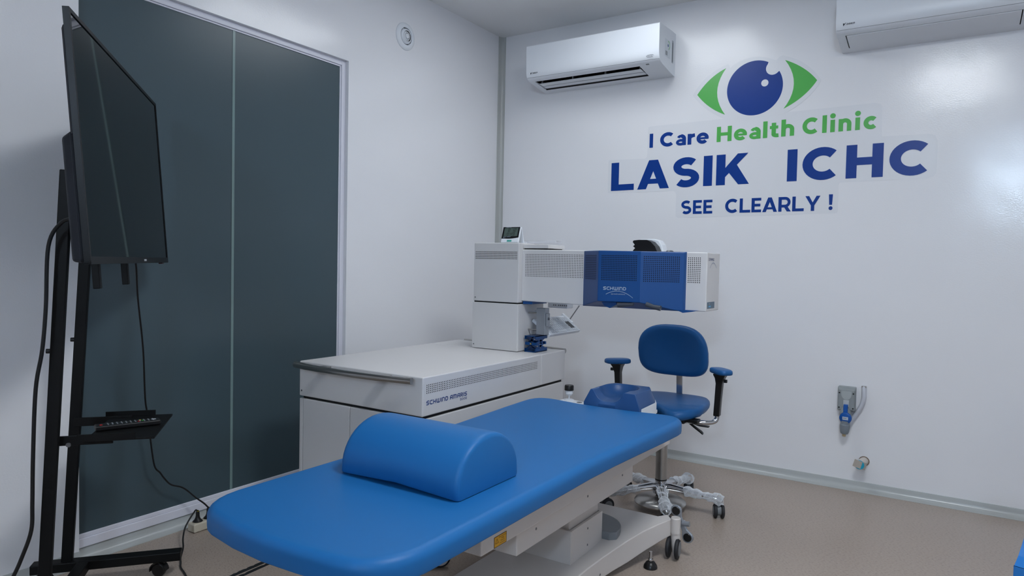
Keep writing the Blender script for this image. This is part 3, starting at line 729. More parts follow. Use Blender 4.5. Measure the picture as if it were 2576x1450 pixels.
# headrest
hx0, hx1, hy0, hy1, hz0, hz1 = 1.336, 1.578, -1.330, -1.105, .510, .598
hr = bmesh.new()
nx_, ny_ = 44, 34
grid = {}
def hrz(x, y):
    cx_, cy_ = 1.440, -1.212
    e = ((x-cx_)/.080)**2+((y-cy_)/.086)**2
    depth = .044; z = 0
    if e < 1: z = -depth*(1-e**2.2)
    g = abs(x-cx_)/.066              # open neck gap towards the mattress
    if y < cy_ and g < 1: z = min(z, -depth*(1-g**3.0))
    return z
rgs = []
def hr_outline(sc_x, sc_y, z):
    return z
mbh = MB()
def P(i, j):
    u = -1+2*i/nx_; v = -1+2*j/ny_
    # superellipse mapping: squared front, rounded back
    ax = (hx1-hx0)/2*.80; ay = (hy1-hy0)/2*.90
    sx = u*ax*(1-.22*max(0, v)**3); y = (hy0+hy1)/2+v*ay
    x = (hx0+hx1)/2+sx
    z = hz1-.004*(1+v)*0+hrz(x, y)
    return (x, y, z)
vs = [P(i, j) for j in range(ny_+1) for i in range(nx_+1)]
fs = [(j*(nx_+1)+i, j*(nx_+1)+i+1, (j+1)*(nx_+1)+i+1, (j+1)*(nx_+1)+i) for j in range(ny_) for i in range(nx_)]
bidx = [i for i in range(nx_+1)]+[(j+1)*(nx_+1)+nx_ for j in range(ny_)]+[ny_*(nx_+1)+i for i in range(nx_-1, -1, -1)]+[j*(nx_+1) for j in range(ny_-1, 0, -1)]
nb = len(vs); cxh, cyh = (hx0+hx1)/2, (hy0+hy1)/2
lower = []
for k in bidx:
    x, y, z = vs[k]
    dx, dy = x-cxh, y-cyh
    fx_ = 1.0/.80; fy_ = 1.0/.90
    lower.append((cxh+dx*fx_, cyh+dy*fy_ if dy > 0 else hy0, .545))
bot_ = [(x, y, hz0) for x, y, z in lower]
allv = vs+lower+bot_; nbd = len(bidx)
for k in range(nbd):
    k2 = (k+1) % nbd
    fs.append((bidx[k], bidx[k2], nb+k2, nb+k)[::-1]); fs.append((nb+k, nb+k2, nb+nbd+k2, nb+nbd+k)[::-1])
fs.append(tuple(nb+nbd+k for k in range(nbd)))
hrst = MB().add(allv, fs).build('headrest', mat('deep_blue_foam_vinyl', rgb(38, 80, 134), .38, spec=.4), bd, smooth=50, bevel=.004)
sh = MB()
so = [(1.583, -1.318), (1.586, -1.17), (1.562, -1.12), (1.515, -1.098), (1.40, -1.098), (1.352, -1.12), (1.328, -1.17), (1.331, -1.318)]
si = [(1.580, -1.318), (1.582, -1.172), (1.559, -1.1235), (1.513, -1.1015), (1.402, -1.1015), (1.355, -1.1235), (1.332, -1.172), (1.335, -1.318)]
for i in range(len(so)-1):
    za0 = .543; a, b, c, d = so[i], so[i+1], si[i+1], si[i]
    sh.loft([[(a[0], a[1], .50), (b[0], b[1], .50), (c[0], c[1], .50), (d[0], d[1], .50)], [(a[0], a[1], za0), (b[0], b[1], za0+.004), (c[0], c[1], za0+.004), (d[0], d[1], za0)]])
sh.box(1.34, 1.575, -1.31, -1.13, .497, .5095)
shl = sh.build('headrest_shell', M_AC, bd, smooth=0)
MB().box(1.42, 1.52, -1.34, -1.2, .44, .497).build('headrest_support', M_CREAM, bd, smooth=0, bevel=.003)
# joystick plate on the far side
jp = MB().prism([(1.125, -1.150), (1.34, -1.205), (1.34, -1.15), (1.145, -1.095), (1.128, -1.108)], 2, .486, .497).build('control_plate', M_AC, bd, smooth=0, bevel=.002)
MB().lathe([(0, .001), (.011, .001), (.013, 0)], (1.222, -1.142, .497), 20, cap=False).build('plate_cap', M_SCREW, jp)
MB().lathe([(.021, 0), (.021, .004), (.012, .006), (.006, .006)], (1.162, -1.128, .497), 24).build('joystick_collar', M_AC, jp)
js = MB().lathe([(.0035, 0), (.0035, .018), (.012, .019), (.0125, .023), (.0165, .025), (.0175, .042), (.0175, .044)], (1.162, -1.128, .501), 24).build('joystick', M_AC, jp)
MB().lathe([(.0175, .040), (.0205, .041), (.0205, .060), (.018, .064), (0, .064)], (1.162, -1.128, .501), 24).build('joystick_knob', M_BPLAS, js)
# cross supports visible below foot end
MB().tube([(1.52, -2.36, .397), (1.52, -2.36, .352)], .006, 10).build('frame_stud', M_SCREW, bd)
MB().box(1.30, 1.58, -2.46, -2.31, .378, .398).build('frame_plate', M_LGREY, bd, smooth=0, bevel=.003)

# ------------------------------------------------------------------ bolster on the bed
hw, ph = .135, .135
pr = [(-hw+.004, 0), (-hw, .006)]+[(-hw*math.cos(R(a))*(1.0), .012+(ph-.012)*math.sin(R(a))**.92) for a in range(8, 173, 8)]+[(hw, .006), (hw-.004, 0)]
rings = []
Lb = .192
for t, sc_ in ((-Lb, .90), (-Lb+.002, .945), (-Lb+.006, .975), (-Lb+.013, .993), (-Lb+.024, 1), (0, 1.0), (Lb-.024, 1), (Lb-.013, .993), (Lb-.006, .975), (Lb-.002, .945), (Lb, .90)):
    rings.append([(t, y*sc_, .012+(z-.012)*sc_ if z > .012 else z) for y, z in pr])
bol = MB()
# slight sag of the lower front edge as in use: base lifts a little in the middle of the near side
rg2 = []
for rg in rings:
    rr2 = []
    for (t, y, z) in rg:
        lift = .010*(1-(t/Lb)**2) if y < -.11 and z < .05 else 0
        rr2.append((1.446+t, -2.434+y, .5445+z+lift))
    rg2.append(rr2)
bol.loft(rg2)
bo_ = bol.build('knee_bolster', M_BLUE, smooth=50)
tag(bo_, 'blue half-round knee bolster lying across the bed', 'bolster')

# ------------------------------------------------------------------ operator chair
ch = thing('operator_chair', 'blue swivel chair with armrests and netted chrome legs, behind the bed headrest', 'chair', (1.495, -.845, 0))
cx, cy = 1.495, -.845
def superell(cx_, cz_, a, b, n, k=40, top=None):
    out = []
    for i in range(k):
        t = 2*PI*i/k; c, s_ = math.cos(t), math.sin(t)
        e = n if s_ > 0 or top is None else top
        out.append((cx_+a*math.copysign(abs(c)**(2/e), c), cz_+b*math.copysign(abs(s_)**(2/e), s_)))
    return out
# backrest: cushion curved towards the sitter
bk = []
BW, BH, bcx, bcz, bcy = .172, .126, 1.466, .700, -.632
for t, sc_ in ((-.024, .80), (-.023, .86), (-.018, .94), (-.010, .985), (0, 1), (.012, .99), (.020, .95), (.024, .86), (.025, .6)):
    rg = []
    for x, z in superell(0, 0, BW*sc_, BH*sc_, 2.75, 48, 3.6):
        yy = bcy+t-.030*(x/BW)**2-.22*z
        tz = z*(1+.0*x)
        xx = x*(1-.06*max(0, z/BH))
        rg.append((bcx+xx, yy, bcz+tz))
    bk.append(rg)
# dished front
fr_ = []
for sc_, dd in ((.66, .004), (.4, .010), (.15, .013)):
    fr_.append([(bcx+x, bcy-.024+dd-.030*(x/BW)**2-.22*z, bcz+z) for x, z in superell(0, 0, BW*sc_, BH*sc_, 2.6, 48, 3.2)])
MB().loft(fr_[::-1]+bk).build('backrest', M_CHBLUE, ch, smooth=60)
# seat: contoured cushion
def seat_z(x, y):
    u = (x-1.478)/.178; v = (y+.735)/.19
    z = .468+.014*max(0, v)+.010*u*u*(1 if v > -.2 else .4)-.016*max(0, -v-.35)**1.5-.006*max(0, 1-u*u)*max(0, -v)
    return z
sr = []
def seat_outline(sc_):
    out = []
    for x, y in superell(0, 0, .180*sc_, .195*sc_, 2.7, 64, 2.3):
        if y < 0: y += .115*sc_*math.exp(-((x+.035)/.075)**2)*min(1, -y/.12)      # the front dips in between the two thighs
        out.append((1.478+x, -.735+y))
    return out
for sc_, dz in ((.86, -.046), (.95, -.042), (.99, -.032), (1.0, -.022), (.99, -.011), (.955, -.003), (.90, 0)):
    sr.append([(x, y, seat_z(x, y)+dz) for x, y in seat_outline(sc_)])
for sc_ in (.75, .55, .35, .15): sr.append([(x, y, seat_z(x, y)+.001) for x, y in seat_outline(sc_)])
MB().loft(sr).build('seat', M_CHBLUE, ch, smooth=60)
# back post
MB().loft([[(1.4775+dx, y+dy, z) for dx, dy in ((-.0145, -.005), (.0145, -.005), (.0145, .005), (-.0145, .005))] for y, z in ((-.74, .412), (-.60, .414), (-.575, .43), (-.572, .47), (-.582, .60), (-.59, .70))]).build('back_post', M_CHROME, ch, smooth=30, bevel=.002)
# mechanism
mch = MB().box(1.395, 1.60, -.86, -.70, .402, .424).box(1.44, 1.55, -.885, -.66, .395, .420).build('seat_mechanism', M_BPLAS, ch, smooth=0, bevel=.004)
MB().box(1.575, 1.655, -.845, -.80, .408, .424).build('arm_socket', M_BPLAS, mch, smooth=0, bevel=.003)
MB().box(1.300, 1.40, -.845, -.80, .408, .424).build('arm_socket', M_BPLAS, mch, smooth=0, bevel=.003)
# armrests
for s_ in (-1, 1):
    ax = 1.478+s_*.245
    at_ = MB().tube(smooth_path([(1.478+s_*.09, -.82, .408), (ax-s_*.06, -.80, .408), (ax-s_*.022, -.775, .411), (ax-s_*.008, -.762, .425), (ax-s_*.006, -.76, .46)], 6), .0105, 14).build('arm_tube', M_CHROME, ch)
    ps = MB()
    ps.loft([[(ax+s_*o+dx*wx, -.76+dy*wy, z) for dx, dy in ((-1, -1), (1, -1), (1, 1), (-1, 1))] for z, wx, wy, o in ((.438, .0135, .016, -.008), (.50, .0135, .016, -.005), (.585, .0145, .017, 0), (.610, .020, .022, .002), (.624, .026, .030, .003), (.630, .027, .032, .003))])
    po = ps.build('arm_post', M_BPLAS, ch, smooth=40, bevel=.004)
    MB().box(ax+s_*.02, ax+s_*.035, -.775, -.762, .592, .606).build('height_button', M_BPLAS, po, smooth=0, bevel=.002)
    pd = []
    for sc_, z in ((.86, .6285), (.97, .631), (1, .638), (.97, .647), (.88, .6505), (.5, .652)):
        pd.append([(ax+s_*.004+x*.7071-s_*y*.7071, -.76+y*.7071+s_*x*.7071, z) for x, y in superell(0, 0, .035*sc_, .064*sc_, 3.2, 32)])
    MB().loft(pd).build('armrest_pad', M_CHBLUE, ch, smooth=60)
# levers
MB().loft([[(x, y+dy, z+dz) for dy, dz in ((-w_, -.003), (w_, -.003), (w_, .003), (-w_, .003))] for x, y, z, w_ in ((1.56, -.79, .402, .006), (1.61, -.78, .396, .008), (1.645, -.775, .388, .012), (1.685, -.77, .386, .010))]).build('lever', M_BPLAS, ch, smooth=0, bevel=.002)
MB().loft([[(x, y+dy, z+dz) for dy, dz in ((-w_, -.004), (w_, -.004), (w_, .004), (-w_, .004))] for x, y, z, w_ in ((1.605, -.80, .398, .008), (1.635, -.815, .385, .009), (1.668, -.83, .372, .011), (1.678, -.835, .366, .009))]).build('lever', M_BPLAS, ch, smooth=0, bevel=.002)
# column, hub, foot disc
MB().lathe([(0, .40), (.026, .40), (.026, .132), (0, .132)], (cx, cy, 0), 32, cap=False).build('column', M_STEEL, ch)
hub = MB().lathe([(0, .131), (.0262, .131), (.0262, .126), (.024, .124), (.026, .108), (.036, .098), (.040, .085), (.034, .070), (.012, .066), (.012, .040), (0, .040)], (cx, cy, 0), 32, cap=False).build('hub', M_CHROME, ch)
MB().lathe([(.0266, .130), (.0268, .133), (.0266, .136), (.025, .136)], (cx, cy, 0), 32, cap=False).build('collar_ring', M_BPLAS, hub)
MB().lathe([(.02, .058), (.06, .056), (.10, .046), (.112, .038), (.116, .033), (.115, .028), (.108, .029), (.06, .044), (.02, .048)], (cx, cy-.005, 0), 56, cap=False).build('foot_disc', M_STEEL, ch)
for k in range(5):
    a = R(7.5-72*k); d = Vector((math.cos(a), math.sin(a), 0)); s_ = Vector((-d.y, d.x, 0)); c0 = Vector((cx, cy, 0))
    rg = []
    for rr_k, zc, hw_, hh_ in ((.020, .100, .026, .018), (.045, .104, .021, .016), (.09, .100, .0175, .013), (.17, .091, .0155, .0105), (.24, .084, .0145, .010), (.262, .080, .013, .009), (.272, .076, .008, .006)):
        rg.append([c0+d*rr_k+s_*(hw_*math.cos(t))*1.0+Vector((0, 0, zc+hh_*math.copysign(abs(math.sin(t))**.7, math.sin(t)))) for t in [2*PI*i/16 for i in range(16)]])
    leg = MB().loft(rg).build('leg', M_CHROME, ch, smooth=60)
    # netting pulled over the leg
    nv_ = []; nf = []; NA, NL = 28, 44
    for j in range(NL):
        t = j/(NL-1); r0 = (.105 if k != 1 else .06)+(.277-(.105 if k != 1 else .06))*t
        lump = .0205+.0035*math.sin(t*9+k*1.7)+.0025*math.sin(t*23+k*2.1)+(.004 if .75 < t < .95 else 0)
        zc = .096-.016*t-.012*max(0, t-.8)*5*max(0, t-.8)
        for i in range(NA):
            b_ = 2*PI*(i+.5*(j % 2))/NA; wob = 1+.08*math.sin(3*b_+j*.7+k)
            nv_.append(c0+d*(r0+.003*math.sin(b_*2+j))+s_*(lump*wob*math.cos(b_))+Vector((0, 0, zc+lump*.86*wob*math.sin(b_))))
    for j in range(0, NL-2):
        for i in range(NA):
            # diamonds between rows j, j+1, j+2
            e0 = j*NA+i; 
            l_ = (j+1)*NA+((i-1) % NA if j % 2 == 0 else i); r2_ = (j+1)*NA+(i if j % 2 == 0 else (i+1) % NA); t_ = (j+2)*NA+i
            nf.append((e0, r2_, t_, l_))
    me = bpy.data.meshes.new('net_sleeve'); me.from_pydata([v-wloc(leg) for v in nv_], [], nf); me.materials.append(mat('white_netting', rgb(232, 234, 238), .5))
    no = bpy.data.objects.new('net_sleeve', me); COL.objects.link(no); no.parent = leg
    wm = no.modifiers.new('net', 'WIREFRAME'); wm.thickness = .0017; wm.use_replace = True; wm.use_even_offset = False
    # twin wheel castor
    pc = c0+d*.258+Vector((0, 0, 0)); wd_ = (s_*math.cos(.5*k+.3)+d*math.sin(.5*k+.3)).normalized()
    if k == 0: wd_ = Vector((.90, .43, 0))
    if k == 2: wd_ = Vector((.80, -.60, 0))
    if k == 4: wd_ = Vector((.95, .3, 0))
    ct = MB().lathe([(0, .078), (.009, .078), (.009, .05), (0, .05)], pc, 12, cap=False).build('caster', M_GREYP, ch)
    hd = Vector((-wd_.y, wd_.x, 0))
    MB().lathe([(.0, -.010), (.021, -.010), (.023, 0), (.021, .010), (0, .010)], pc+Vector((0, 0, .034)), 20, wd_, cap=False).build('caster_body', M_GREYP, ct)
    for sg in (-1, 1):
        MB().lathe([(.012, -.007), (.026, -.007), (.030, -.0045), (.0305, 0), (.0295, .005), (.024, .0075), (0, .0078)], pc+wd_*(sg*.0155)+Vector((0, 0, .0305)), 26, wd_*sg, cap=False).build('caster_wheel', M_RUBBER, ct)
        MB().lathe([(0, .0088), (.018, .0086), (.020, .0072)], pc+wd_*(sg*.0155)+Vector((0, 0, .0305)), 22, wd_*sg, cap=False).build('wheel_cover', M_GREYP, ct)

# ------------------------------------------------------------------ air conditioners
AP = [(0, 2.431), (-.06, 2.431), (-.250, 2.4225), (-.2545, 2.418), (-.2545, 2.290), (-.2535, 2.270), (-.2505, 2.252), (-.245, 2.238), (-.2365, 2.2275), (-.225, 2.2205), (-.200, 2.2135), (-.142, 2.2055), (-.09, 2.1975), (-.02, 2.190), (0, 2.190)]
NOTCH = [(0, 2.431), (-.06, 2.431), (-.250, 2.4225), (-.2545, 2.418), (-.2545, 2.290), (-.2535, 2.270), (-.2505, 2.252), (-.245, 2.238), (-.2365, 2.2275), (-.225, 2.2205), (-.206, 2.2150), (-.190, 2.262), (-.100, 2.250), (-.066, 2.1945), (-.02, 2.190), (0, 2.190)]
def air_con(x0, label, opened):
    L = .845; sa, sb = x0+.036, x0+.716
    t = thing('air_conditioner', label, 'air conditioner', (x0+L/2, 0, 2.19), 'white wall air conditioners')
    b = MB().prism(AP, 0, x0, sa); b.prism(AP, 0, sb, x0+L); b.prism(NOTCH, 0, sa, sb)
    body = b.build('body', M_AC, t, smooth=30)
    lb_ = MB().prism([(-.207, 2.2152), (-.1905, 2.2615), (-.100, 2.2495), (-.0665, 2.195), (-.0675, 2.1955), (-.1015, 2.2475), (-.189, 2.2585), (-.2045, 2.216)], 0, sa+.001, sb-.001)
    lb_.box(sa+.0005, sa+.002, -.19, -.10, 2.217, 2.25); lb_.box(sb-.002, sb-.0005, -.19, -.10, 2.217, 2.25)
    lb_.build('outlet_lining', M_GAP, t, smooth=0)
    # seam line under the front panel
    MB().box(x0+.002, x0+L-.002, -.2412, -.2398, 2.2318, 2.2330).build('panel_seam', M_GREYP, body, smooth=0)
    if opened:
        for yy, zz, tl, wd in ((-.146, 2.2085, .10, .044), (-.098, 2.2045, .10, .040)):
            d = Vector((0, -math.cos(tl), math.sin(tl)*.55)).normalized(); n_ = Vector((0, -d.z, d.y))
            MB().obox(((sa+sb)/2, yy, zz), (1, 0, 0), d, n_, (sb-sa)/2-.008, wd/2, .0022).build('louver', M_AC, t, smooth=0, bevel=.0015)
        for i in range(4):
            xx = sa+.02+(sb-sa-.04)*i/3
            MB().box(xx-.003, xx+.003, -.160, -.145, 2.2085, 2.240).build('louver_arm', M_LGREY, t, smooth=0)
        fn_ = MB()
        for i in range(18):
            xx = sa+.02+(sb-sa-.04)*i/17; fn_.box(xx-.0008, xx+.0008, -.17, -.13, 2.222, 2.25)
        fn_.build('inner_vanes', M_RUBBER, t, smooth=0)
    else:
        d = Vector((0, -.137, .0195)).normalized(); n_ = Vector((0, -d.z, d.y))
        MB().obox(((sa+sb)/2, -.1365, 2.2045), (1, 0, 0), d, n_, (sb-sa)/2-.0045, .0675, .0022).build('louver', M_AC, t, smooth=0, bevel=.0015)
        MB().obox(((sa+sb)/2, -.108, 2.1986), (1, 0, 0), d, n_, (sb-sa)/2-.0045, .0006, .0003).build('louver_line', M_GREYP, t, smooth=0)
    lg = MB()
    zx = Vector((1, 0, 0)); zz = Vector((0, -.03, 1)).normalized(); o_ = Vector((x0+.030, -.2537, 2.2505)); nn = Vector((0, -1, 0))
    o_.y = -.2526
    lg.add([o_+zx*x+zz*z for x, z in ((0, .0085), (.0055, .0085), (.006, .0055), (.012, .011), (.0145, .011), (.001, -.004))], [(0, 1, 2, 3, 4, 5)])
    lg.build('logo_mark', M_DKTXT, body, smooth=0)
    o2 = MB(); letters(o2, 'DAIKIN', o_+zx*.015+Vector((0, -.0003, 0)), zx, zz, nn, .0078, .034, .24, tech, gap=.22, shear=.35); o2.build('lettering', M_DKTXT, body, smooth=0)
    iv = MB(); c_ = Vector((x0+.794, -.2532, 2.249))
    for q in ribbon([(.021*math.cos(R(a)), .0062*math.sin(R(a))) for a in range(20, 330, 10)], .0016): iv.add([c_+zx*p.x+Vector((0, 0, 1))*p.y for p in q], [(0, 1, 2, 3)])
    iv.build('logo_oval', M_DKTXT, body, smooth=0)
    small_text('small_lettering', 'inverter', M_DKTXT, body, c_+Vector((0, -.0002, -.0025)), zx, (0, 0, 1), .0080, 'CENTER')
    ic_ = MB(); 
    ic_.obox((x0+.765, -.2135, 2.2172), (1, 0, 0), Vector((0, -.97, .22)), Vector((0, -.22, -.97)), .009, .006, .0006)
    for dx, dy in ((.0, .03), (.006, .036), (.012, .045), (.017, .045), (.022, .045)): ic_.obox((x0+.76+dx, -.2135+dy, 2.2168-dy*.13), (1, 0, 0), (0, 1, -.13), (0, 0, 1), .0018, .002, .0006)
    ic_.build('indicator_marks', M_GREYP, body, smooth=0)
    return t, body
a1_, ab1 = air_con(.354, 'white wall air conditioner with open louver, between the room corner and the eye logo', True)
a2_, ab2 = air_con(2.072, 'white wall air conditioner with closed louver, above the right end of the eye logo lettering', False)
# stickers on the side of the first unit
xs = 1.1993
so_ = MB().box(xs, xs+.0004, -.165, -.085, 2.268, 2.362).build('energy_sticker', mat('white_sticker', rgb(214, 220, 226), .5), ab1, smooth=0)
em = MB()
for q in ribbon([(-.118+.022*math.cos(R(a)), 2.335+.022*math.sin(R(a))) for a in range(-70, 110, 12)], .006): em.add([(xs+.0007, p.x, p.y) for p in q], [(0, 1, 2, 3)])
em.build('sticker_arc', M_GREEN, so_, smooth=0)
MB().lathe([(0, .0003), (.008, .0003), (.008, 0)], (xs+.0005, -.120, 2.333), 16, (1, 0, 0)).build('sticker_dot', M_COVER, so_)
pz = MB()
for j in range(4): pz.box(xs+.0005, xs+.0007, -.158, -.128, 2.276+.006*j, 2.279+.006*j)
pz.build('sticker_print', M_DKTXT, so_, smooth=0)
s2_ = MB().box(xs, xs+.0004, -.058, -.036, 2.255, 2.380).build('barcode_sticker', mat('pale_grey_sticker', rgb(176, 182, 190), .5), ab1, smooth=0)
bcode = MB(); zz_ = 2.262
for i in range(24):
    hgt = .0014+.0022*random.random(); bcode.box(xs+.0005, xs+.0007, -.055, -.039, zz_, zz_+hgt); zz_ += hgt+.0022
bcode.build('barcode_print', M_DKTXT, s2_, smooth=0)

# ------------------------------------------------------------------ round air vent on the left wall
vt_ = thing('ceiling_vent', 'round white ring air vent high on the left wall near the corner', 'air vent', (0, -.951, 2.337))
vt_.name = 'air_vent'
vc = (0, -.951, 2.337)
MB().lathe([(.0465, .000), (.0465, .010), (.050, .013), (.060, .012), (.072, .006), (.0745, .002), (.0745, 0)], vc, 48, (1, 0, 0), cap=False).build('flange', M_AC, vt_)
MB().lathe([(0, .0008), (.0465, .0008), (.0465, 0)], vc, 40, (1, 0, 0)).build('vent_throat', M_GAP, vt_)
for r1 in (.039, .027):
    MB().lathe([(r1-.010, .0165), (r1-.008, .018), (r1, .0125), (r1+.003, .006), (r1+.001, .005), (r1-.002, .0105)], vc, 40, (1, 0, 0), cap=False).build('vent_ring', M_AC, vt_)
MB().lathe([(0, .021), (.012, .020), (.0145, .017), (.0165, .009), (.010, .008), (0, .008)], vc, 32, (1, 0, 0), cap=False).build('vent_hub', M_AC, vt_)
sp = MB()
for k in range(4):
    a = R(35+90*k); e = Vector((0, math.cos(a), math.sin(a))); sp.obox(Vector(vc)+Vector((.007, 0, 0))+e*.030, e, (1, 0, 0), Vector((0, -e.z, e.y)), .018, .003, .0013)
sp.build('vent_spokes', M_AC, vt_, smooth=0)

# ------------------------------------------------------------------ wall decal
dcl = thing('wall_decal', 'large clinic logo decal with a blue and green eye and lettering on the back wall', 'wall decal', (1.645, 0, 1.80))
film = [(1.0563, 1.9196), (2.2279, 1.9285), (2.2500, 1.922), (2.2580, 1.9065), (2.2601, 1.7617), (2.462, 1.757), (2.4850, 1.748), (2.4960, 1.7192), (2.4954, 1.5721), (2.485, 1.556), (2.4597, 1.5480), (2.0827, 1.5452), (2.0760, 1.540), (2.0741, 1.529), (2.0762, 1.4002), (2.072, 1.3925), (2.0614, 1.3897), (1.2409, 1.3832), (1.2277, 1.392), (1.2277, 1.5080), (1.2250, 1.528), (1.2100, 1.5380), (.8042, 1.5400), (.7988, 1.546), (.7988, 1.7351), (.806, 1.7400), (1.0311, 1.7346), (1.0430, 1.742), (1.0466, 1.7673), (1.0466, 1.9014), (1.049, 1.914)]
MB().prism(film, 1, -.0006, 0).build('backing_film', M_FILM, dcl, smooth=0)
def quadp(p0, pm, p1, n=10):
    p0, pm, p1 = Vector(p0), Vector(pm), Vector(p1); c = 2*pm-.5*(p0+p1)
    return [tuple((1-t)**2*p0+2*t*(1-t)*c+t*t*p1) for t in [i/n for i in range(n+1)]]
ef = quadp((1.3095, 2.0716), (1.385, 2.162), (1.4980, 2.2190), 8)+[(1.508, 2.214), (1.513, 2.195)]+quadp((1.530, 2.2100), (1.640, 2.2380), (1.7524, 2.2030), 8)+[(1.772, 2.222), (1.787, 2.2245)]+quadp((1.800, 2.219), (1.900, 2.163), (1.9768, 2.0716), 8)+quadp((1.9768, 2.0690), (1.905, 1.982), (1.8000, 1.918), 8)[1:]+[(1.6454, 1.912)]+quadp((1.5000, 1.918), (1.395, 1.980), (1.3095, 2.0690), 8)
ef2 = []
for p in ef:
    if not ef2 or (Vector(p)-Vector(ef2[-1])).length > 2e-3: ef2.append(p)
MB().prism(ef2, 1, -.0010, -.0001).build('backing_film', M_FILM, dcl, smooth=0)
DY = -.0016
lg_ = quadp((1.4912, 2.1984), (1.4055, 2.1490), (1.334, 2.0706))+quadp((1.334, 2.0706), (1.405, 1.9970), (1.4929, 1.9445))[1:]+quadp((1.4929, 1.9445), (1.4455, 2.0725), (1.4912, 2.1984))[1:-1]
MB().prism(lg_, 1, DY, -.0008).build('eyelid_shape', M_GREEN, dcl, smooth=0)
rg_ = quadp((1.7974, 2.1992), (1.8880, 2.1450), (1.9573, 2.0736))+quadp((1.9573, 2.0736), (1.8905, 2.0000), (1.7976, 1.9448))[1:]+quadp((1.7976, 1.9448), (1.845, 2.0690), (1.7974, 2.1992))[1:-1]
MB().prism(rg_, 1, DY, -.0008).build('eyelid_shape', M_GREEN, dcl, smooth=0)
ic0, ir = Vector((1.6454, 2.0717)), .1455; nc, nr = Vector((1.7380, 2.1660)), .036
ip = []; inside = False
for i in range(128):
    a = 2*PI*i/128+PI; p = ic0+Vector((math.cos(a), math.sin(a)))*ir
    if (p-nc).length < nr:
        if not inside:
            inside = True; sa_ = math.atan2(ip[-1][1]-nc.y, ip[-1][0]-nc.x)
        continue
    if inside:
        inside = False; ea = math.atan2(p.y-nc.y, p.x-nc.x)
        # walk around the notch circle on the iris side
        d_ = (ea-sa_) % (2*PI); mid = sa_+d_/2
        if (nc+Vector((math.cos(mid), math.sin(mid)))*nr-ic0).length > ir: d_ = d_-2*PI
        for k in range(1, 14): aa = sa_+d_*k/14; ip.append((nc.x+nr*math.cos(aa), nc.y+nr*math.sin(aa)))
    ip.append((p.x, p.y))
MB().prism(ip, 1, DY, -.0008).build('iris', M_NAVY, dcl, smooth=0)
MB().prism(arc2(1.6988, 2.0918, .0185, .0185, 0, 360, 28)[:-1], 1, -.0022, -.0012).build('eye_glint', M_FILM, dcl, smooth=0)
def word(txt, x, z, width, cap, t, m, slope, gap=.11):
    xd = Vector((1, 0, slope)).normalized(); mb = MB()
    letters(mb, txt, (x, DY, z), xd, (0, 0, 1), (0, -1, 0), cap, width, t, glyph, gap)
    mb.build('lettering', m, dcl, smooth=0)
word('I', 1.0585, 1.7950, .0215, .0815, .26, M_NAVY, .006)
word('Care', 1.1240, 1.7948, .2830, .0815, .24, M_NAVY, .006, .10)
word('Health', 1.4510, 1.7975, .4040, .0830, .24, M_GREEN, .006, .13)
word('Clinic', 1.8954, 1.8010, .3420, .0840, .25, M_GREEN, .005, .18)
word('LASIK', .8200, 1.5530, .8090, .1680, .25, M_NAVY, .0078, .11)
word('ICHC', 1.8262, 1.5620, .6480, .1660, .26, M_NAVY, .004, .15)
word('SEE', 1.2600, 1.4030, .1790, .0770, .215, M_NAVY, .002, .11)
word('CLEARLY', 1.5100, 1.4040, .4830, .0770, .215, M_NAVY, .002, .11)
word('!', 2.0325, 1.4070, .0190, .0800, .20, M_NAVY, .002)

# ------------------------------------------------------------------ industrial socket on the back wall
sk = thing('wall_socket', 'grey industrial wall socket with blue flap and plugged connector, low on the back wall', 'wall socket', (2.15, 0, .45))
M_SOCK = mat('grey_socket_plastic', rgb(140, 146, 148), .35)
sbx = [[(2.112, 0, .398), (2.193, 0, .398), (2.193, 0, .517), (2.112, 0, .517)], [(2.112, -.034, .398), (2.193, -.034, .398), (2.193, -.034, .517), (2.112, -.034, .517)], [(2.116, -.046, .402), (2.189, -.046, .402), (2.189, -.046, .503), (2.116, -.046, .503)]]
sb_ = MB().loft(sbx).build('socket_box', M_SOCK, sk, smooth=0, bevel=.004, seg=3)
MB().prism(arc2(2.153, .484, .024, .030, 180, 360, 20)+[(2.177, .498), (2.129, .498)], 1, -.0475, -.045).build('round_cover', mat('pale_grey_plastic', rgb(166, 172, 174), .22), sb_, smooth=0)
for xx in (2.121, 2.184):
    for z in (.413, .487): MB().lathe([(0, .002), (.0035, .002), (.0035, 0)], (xx, -.046, z), 12, (0, -1, 0)).build('screw', M_GAP, sb_)
MB().box(2.140, 2.166, -.050, -.045, .420, .453).build('hinge_plate', M_LGREY, sb_, smooth=0, bevel=.001)
ol = MB().lathe([(.026, .0), (.026, .03), (.024, .034)], (2.150, -.026, .405), 24, Vector((0, -.45, -.9))).build('outlet_collar', M_SOCK, sk)
fl = MB().box(2.143, 2.163, -.064, -.046, .388, .432).build('flap_hinge', mat('blue_plug_plastic', rgb(14, 84, 164), .35), sk, smooth=0, bevel=.002)
fc = Vector((2.155, -.072, .366)); fnn = Vector((-.05, -.97, -.10)).normalized()
cap_ = MB().lathe([(.0, .004), (.024, .004), (.0275, .002), (.0285, -.002), (.0285, -.008), (0, -.008)], fc, 32, fnn, cap=False).build('blue_flap', MATS['blue_plug_plastic'], sk)
lbx = Vector((1, -.05, 0)).normalized(); lbz = fnn.cross(lbx)*-1
if lbz.z < 0: lbz = -lbz
lbl = MB().obox(fc+fnn*.0044, lbx, lbz, fnn, .013, .008, .0004).build('flap_label', mat('white_label', rgb(190, 200, 214), .5), cap_, smooth=0)
small_text('label_print', 'IP44', M_DKTXT, lbl, fc+fnn*.0052-lbx*.010-lbz*.002, lbx, lbz, .0085)
